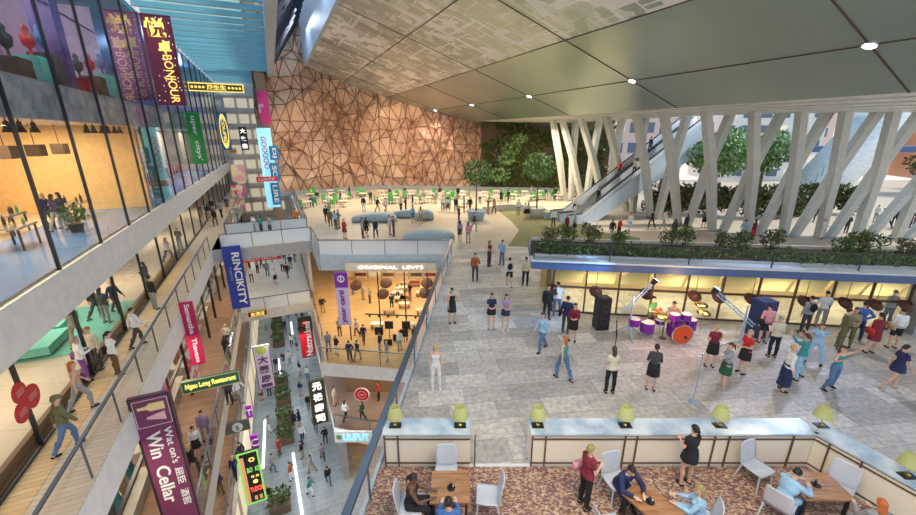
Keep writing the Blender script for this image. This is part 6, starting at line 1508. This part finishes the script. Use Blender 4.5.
for k in range(6):
    s_ = 9.05 + 11.95 * k; p_ = P(s_, 22.5, ceilz(22.5))
    o = E_('downlight', p_, 'bright ceiling downlight, %s' % ['nearest, at the far right', 'second from the right', 'third from the right', 'fourth from the right', 'fifth from the right', 'farthest'][k], 'downlight', 'downlights along the metal ceiling')
    q = Vector((0, 0, -1)).rotation_difference(Vector((BX.x * -.33, BX.y * -.33, -1)).normalized()).to_matrix()
    MB().lathe([(.22, -.06), (.22, .0)], p_, 18, q).build('lens', mat('downlight_glow', (1, 1, 1), .3, emit=(1, .97, .9), es=18), o); MB().lathe([(.22, -.05), (.30, -.05), (.30, 0), (.22, 0)], p_, 18, q, False).build('rim', 'steel', o)
    spotl('downlight_lamp', p_ + Vector((0, 0, -.25)), p_ + Vector((-2, -1, -11)), 1500, (1, .93, .82), R(120))
W_ = bpy.data.worlds.new('sky'); SC.world = W_; W_.use_nodes = True; nt = W_.node_tree; bg = nt.nodes['Background']
tc = nt.nodes.new('ShaderNodeTexCoord'); sx = nt.nodes.new('ShaderNodeSeparateXYZ'); nt.links.new(tc.outputs['Generated'], sx.inputs[0])
rmp = nt.nodes.new('ShaderNodeValToRGB'); nt.links.new(sx.outputs[2], rmp.inputs[0]); e = rmp.color_ramp
e.elements[0].position = 0; e.elements[0].color = (.95, .90, .86, 1); e.elements[1].position = .6; e.elements[1].color = (.45, .68, .95, 1); q = e.elements.new(.12); q.color = (.80, .88, .98, 1)
nt.links.new(rmp.outputs[0], bg.inputs[0]); bg.inputs[1].default_value = 1.05
l = bpy.data.lights.new('sun', 'SUN'); l.energy = 4.0; l.angle = R(6); l.color = (1, .93, .82); o = bpy.data.objects.new('sun', l); COL.objects.link(o); o.rotation_euler = Vector((-.75, -.05, -.62)).to_track_quat('-Z', 'Y').to_euler()
# shop and hall lamps
for k in range(6): spotl('wall_spot', P(15.2 + k * 2.4, -12.6, 8.3), P(15.2 + k * 2.4, -14.6, 6.2), 130, (1, .88, .55), R(75), .5, .05)
WARM = (1, .74, .42)
for s_ in (14, 20, 24, 29): point('shop_lamp', P(s_, -11, 15.1), 330, (1, .84, .86), .08)
for s_ in (42, 56): point('shop_lamp', P(s_, -8, 15.1), 220, (.4, .6, 1), .08)
for s_ in (14, 20, 26): area('shop_lamp', P(s_, -10.5, 8.55), 3.5, 420, WARM)
for s_ in (36, 44, 54, 66): area('shop_lamp', P(s_, -9.2, 8.55), 3, 260, (1, .85, .7))

for s_ in (9, 15, 21, 27, 38, 50): area('shop_lamp', P(s_, -9.8, 2.5), 3.5, 160, (1, .84, .62))
for s_ in (10, 18, 26, 36, 48, 60): area('gallery_lamp', P(s_, -7.2, -1.2), 2, 200, (1, .80, .56)); area('gallery_lamp', P(s_ + 2, -5.2, -1.2), .8, 60, (1, .80, .56)); area('gallery_lamp', P(s_, -7.5, -7.0), 3, 150, (1, .80, .56))
for s_ in (24, 34, 46, 60): area('street_lamp', P(s_, -1, -8.2), 4, 300, (.85, .94, 1))
area('shop_lamp', (-5, 30, -1.3), 6, 420, (1, .80, .52)); area('shop_lamp', (-5, 36, -1.3), 6, 420, (1, .80, .52)); area('shop_lamp', P(32, 2.6, -1.3), 2, 260, WARM, sy=10)
area('shop_lamp', (-3.5, 24.5, -7.7), 4, 260, WARM); area('shop_lamp', (-3.5, 24.8, -13.1), 4, 300, (1, .6, .25))
for u in (2, 6, 10, 14, 19, 24): area('pavilion_lamp', FP(u, 1.8, 2.2), 1.6, 95, (1, .84, .50), sy=2.2)
area('cafe_lamp', (3, 3.0, 9.6), 4, 760, (1, .82, .58))
for x, y in ((-18, 52), (-8, 58), (2, 55), (14, 55)): spotl('wall_washer', (x, y - 4, 12), (x, y + 5, 5), 2600, (1, .70, .45), R(110))
for x, y in ((-12, 48), (0, 48), (10, 48)): area('food_court_lamp', (x, y, 9), 4, 1300, (1, .82, .55))
spotl('stage_beam', l1 + Vector((0, 0, 1.5)), G(490, 300), 900, (.30, .55, 1), R(60)); spotl('stage_beam', l1, G(560, 330), 700, (.35, .65, 1), R(70)); spotl('stage_beam', l2, G(800, 420), 800, (.45, .6, 1), R(80)); point('stage_glow', dk + Vector((-1.0, .2, 1.4)), 60, (1, .55, .4)); point('stage_glow', dk + Vector((.9, 1.0, 1.9)), 60, (1, .6, .35))
spotl('stage_beam', FP(12, .4, 2.9) + Vector((0, 0, 4)), (9.5, 12, 0), 900, (.35, .5, 1), R(70))
for s_ in (14, 24, 36, 52): area('daylight_fill', P(s_, 4.6, 20.5), 5, 520, (.86, .94, 1), Vector((-BX.x * 1.0, -BX.y * 1.0, -1.15)).to_track_quat('-Z', 'Y').to_euler(), sy=2)  # added area lights imitating skylight daylight, to brighten the left fascia
# camera
cam = bpy.data.cameras.new('camera'); co = bpy.data.objects.new('camera', cam); COL.objects.link(co); co.location = (0, 0, H); co.rotation_euler = (PI / 2 - PITCH, 0, 0)
cam.sensor_fit = 'HORIZONTAL'; cam.sensor_width = 36; cam.lens = 36 * F / 916; cam.clip_start = .1; cam.clip_end = 500; SC.camera = co
SC.view_settings.view_transform = 'Standard'; SC.view_settings.look = 'None'; SC.view_settings.gamma = 1; SC.view_settings.exposure = 0.06; SC.view_settings.use_curve_mapping = False
SC.cycles.max_bounces = 8; SC.cycles.transparent_max_bounces = 16; SC.cycles.diffuse_bounces = 3; SC.cycles.glossy_bounces = 3; SC.cycles.sample_clamp_indirect = 4; SC.cycles.caustics_reflective = False; SC.cycles.caustics_refractive = False
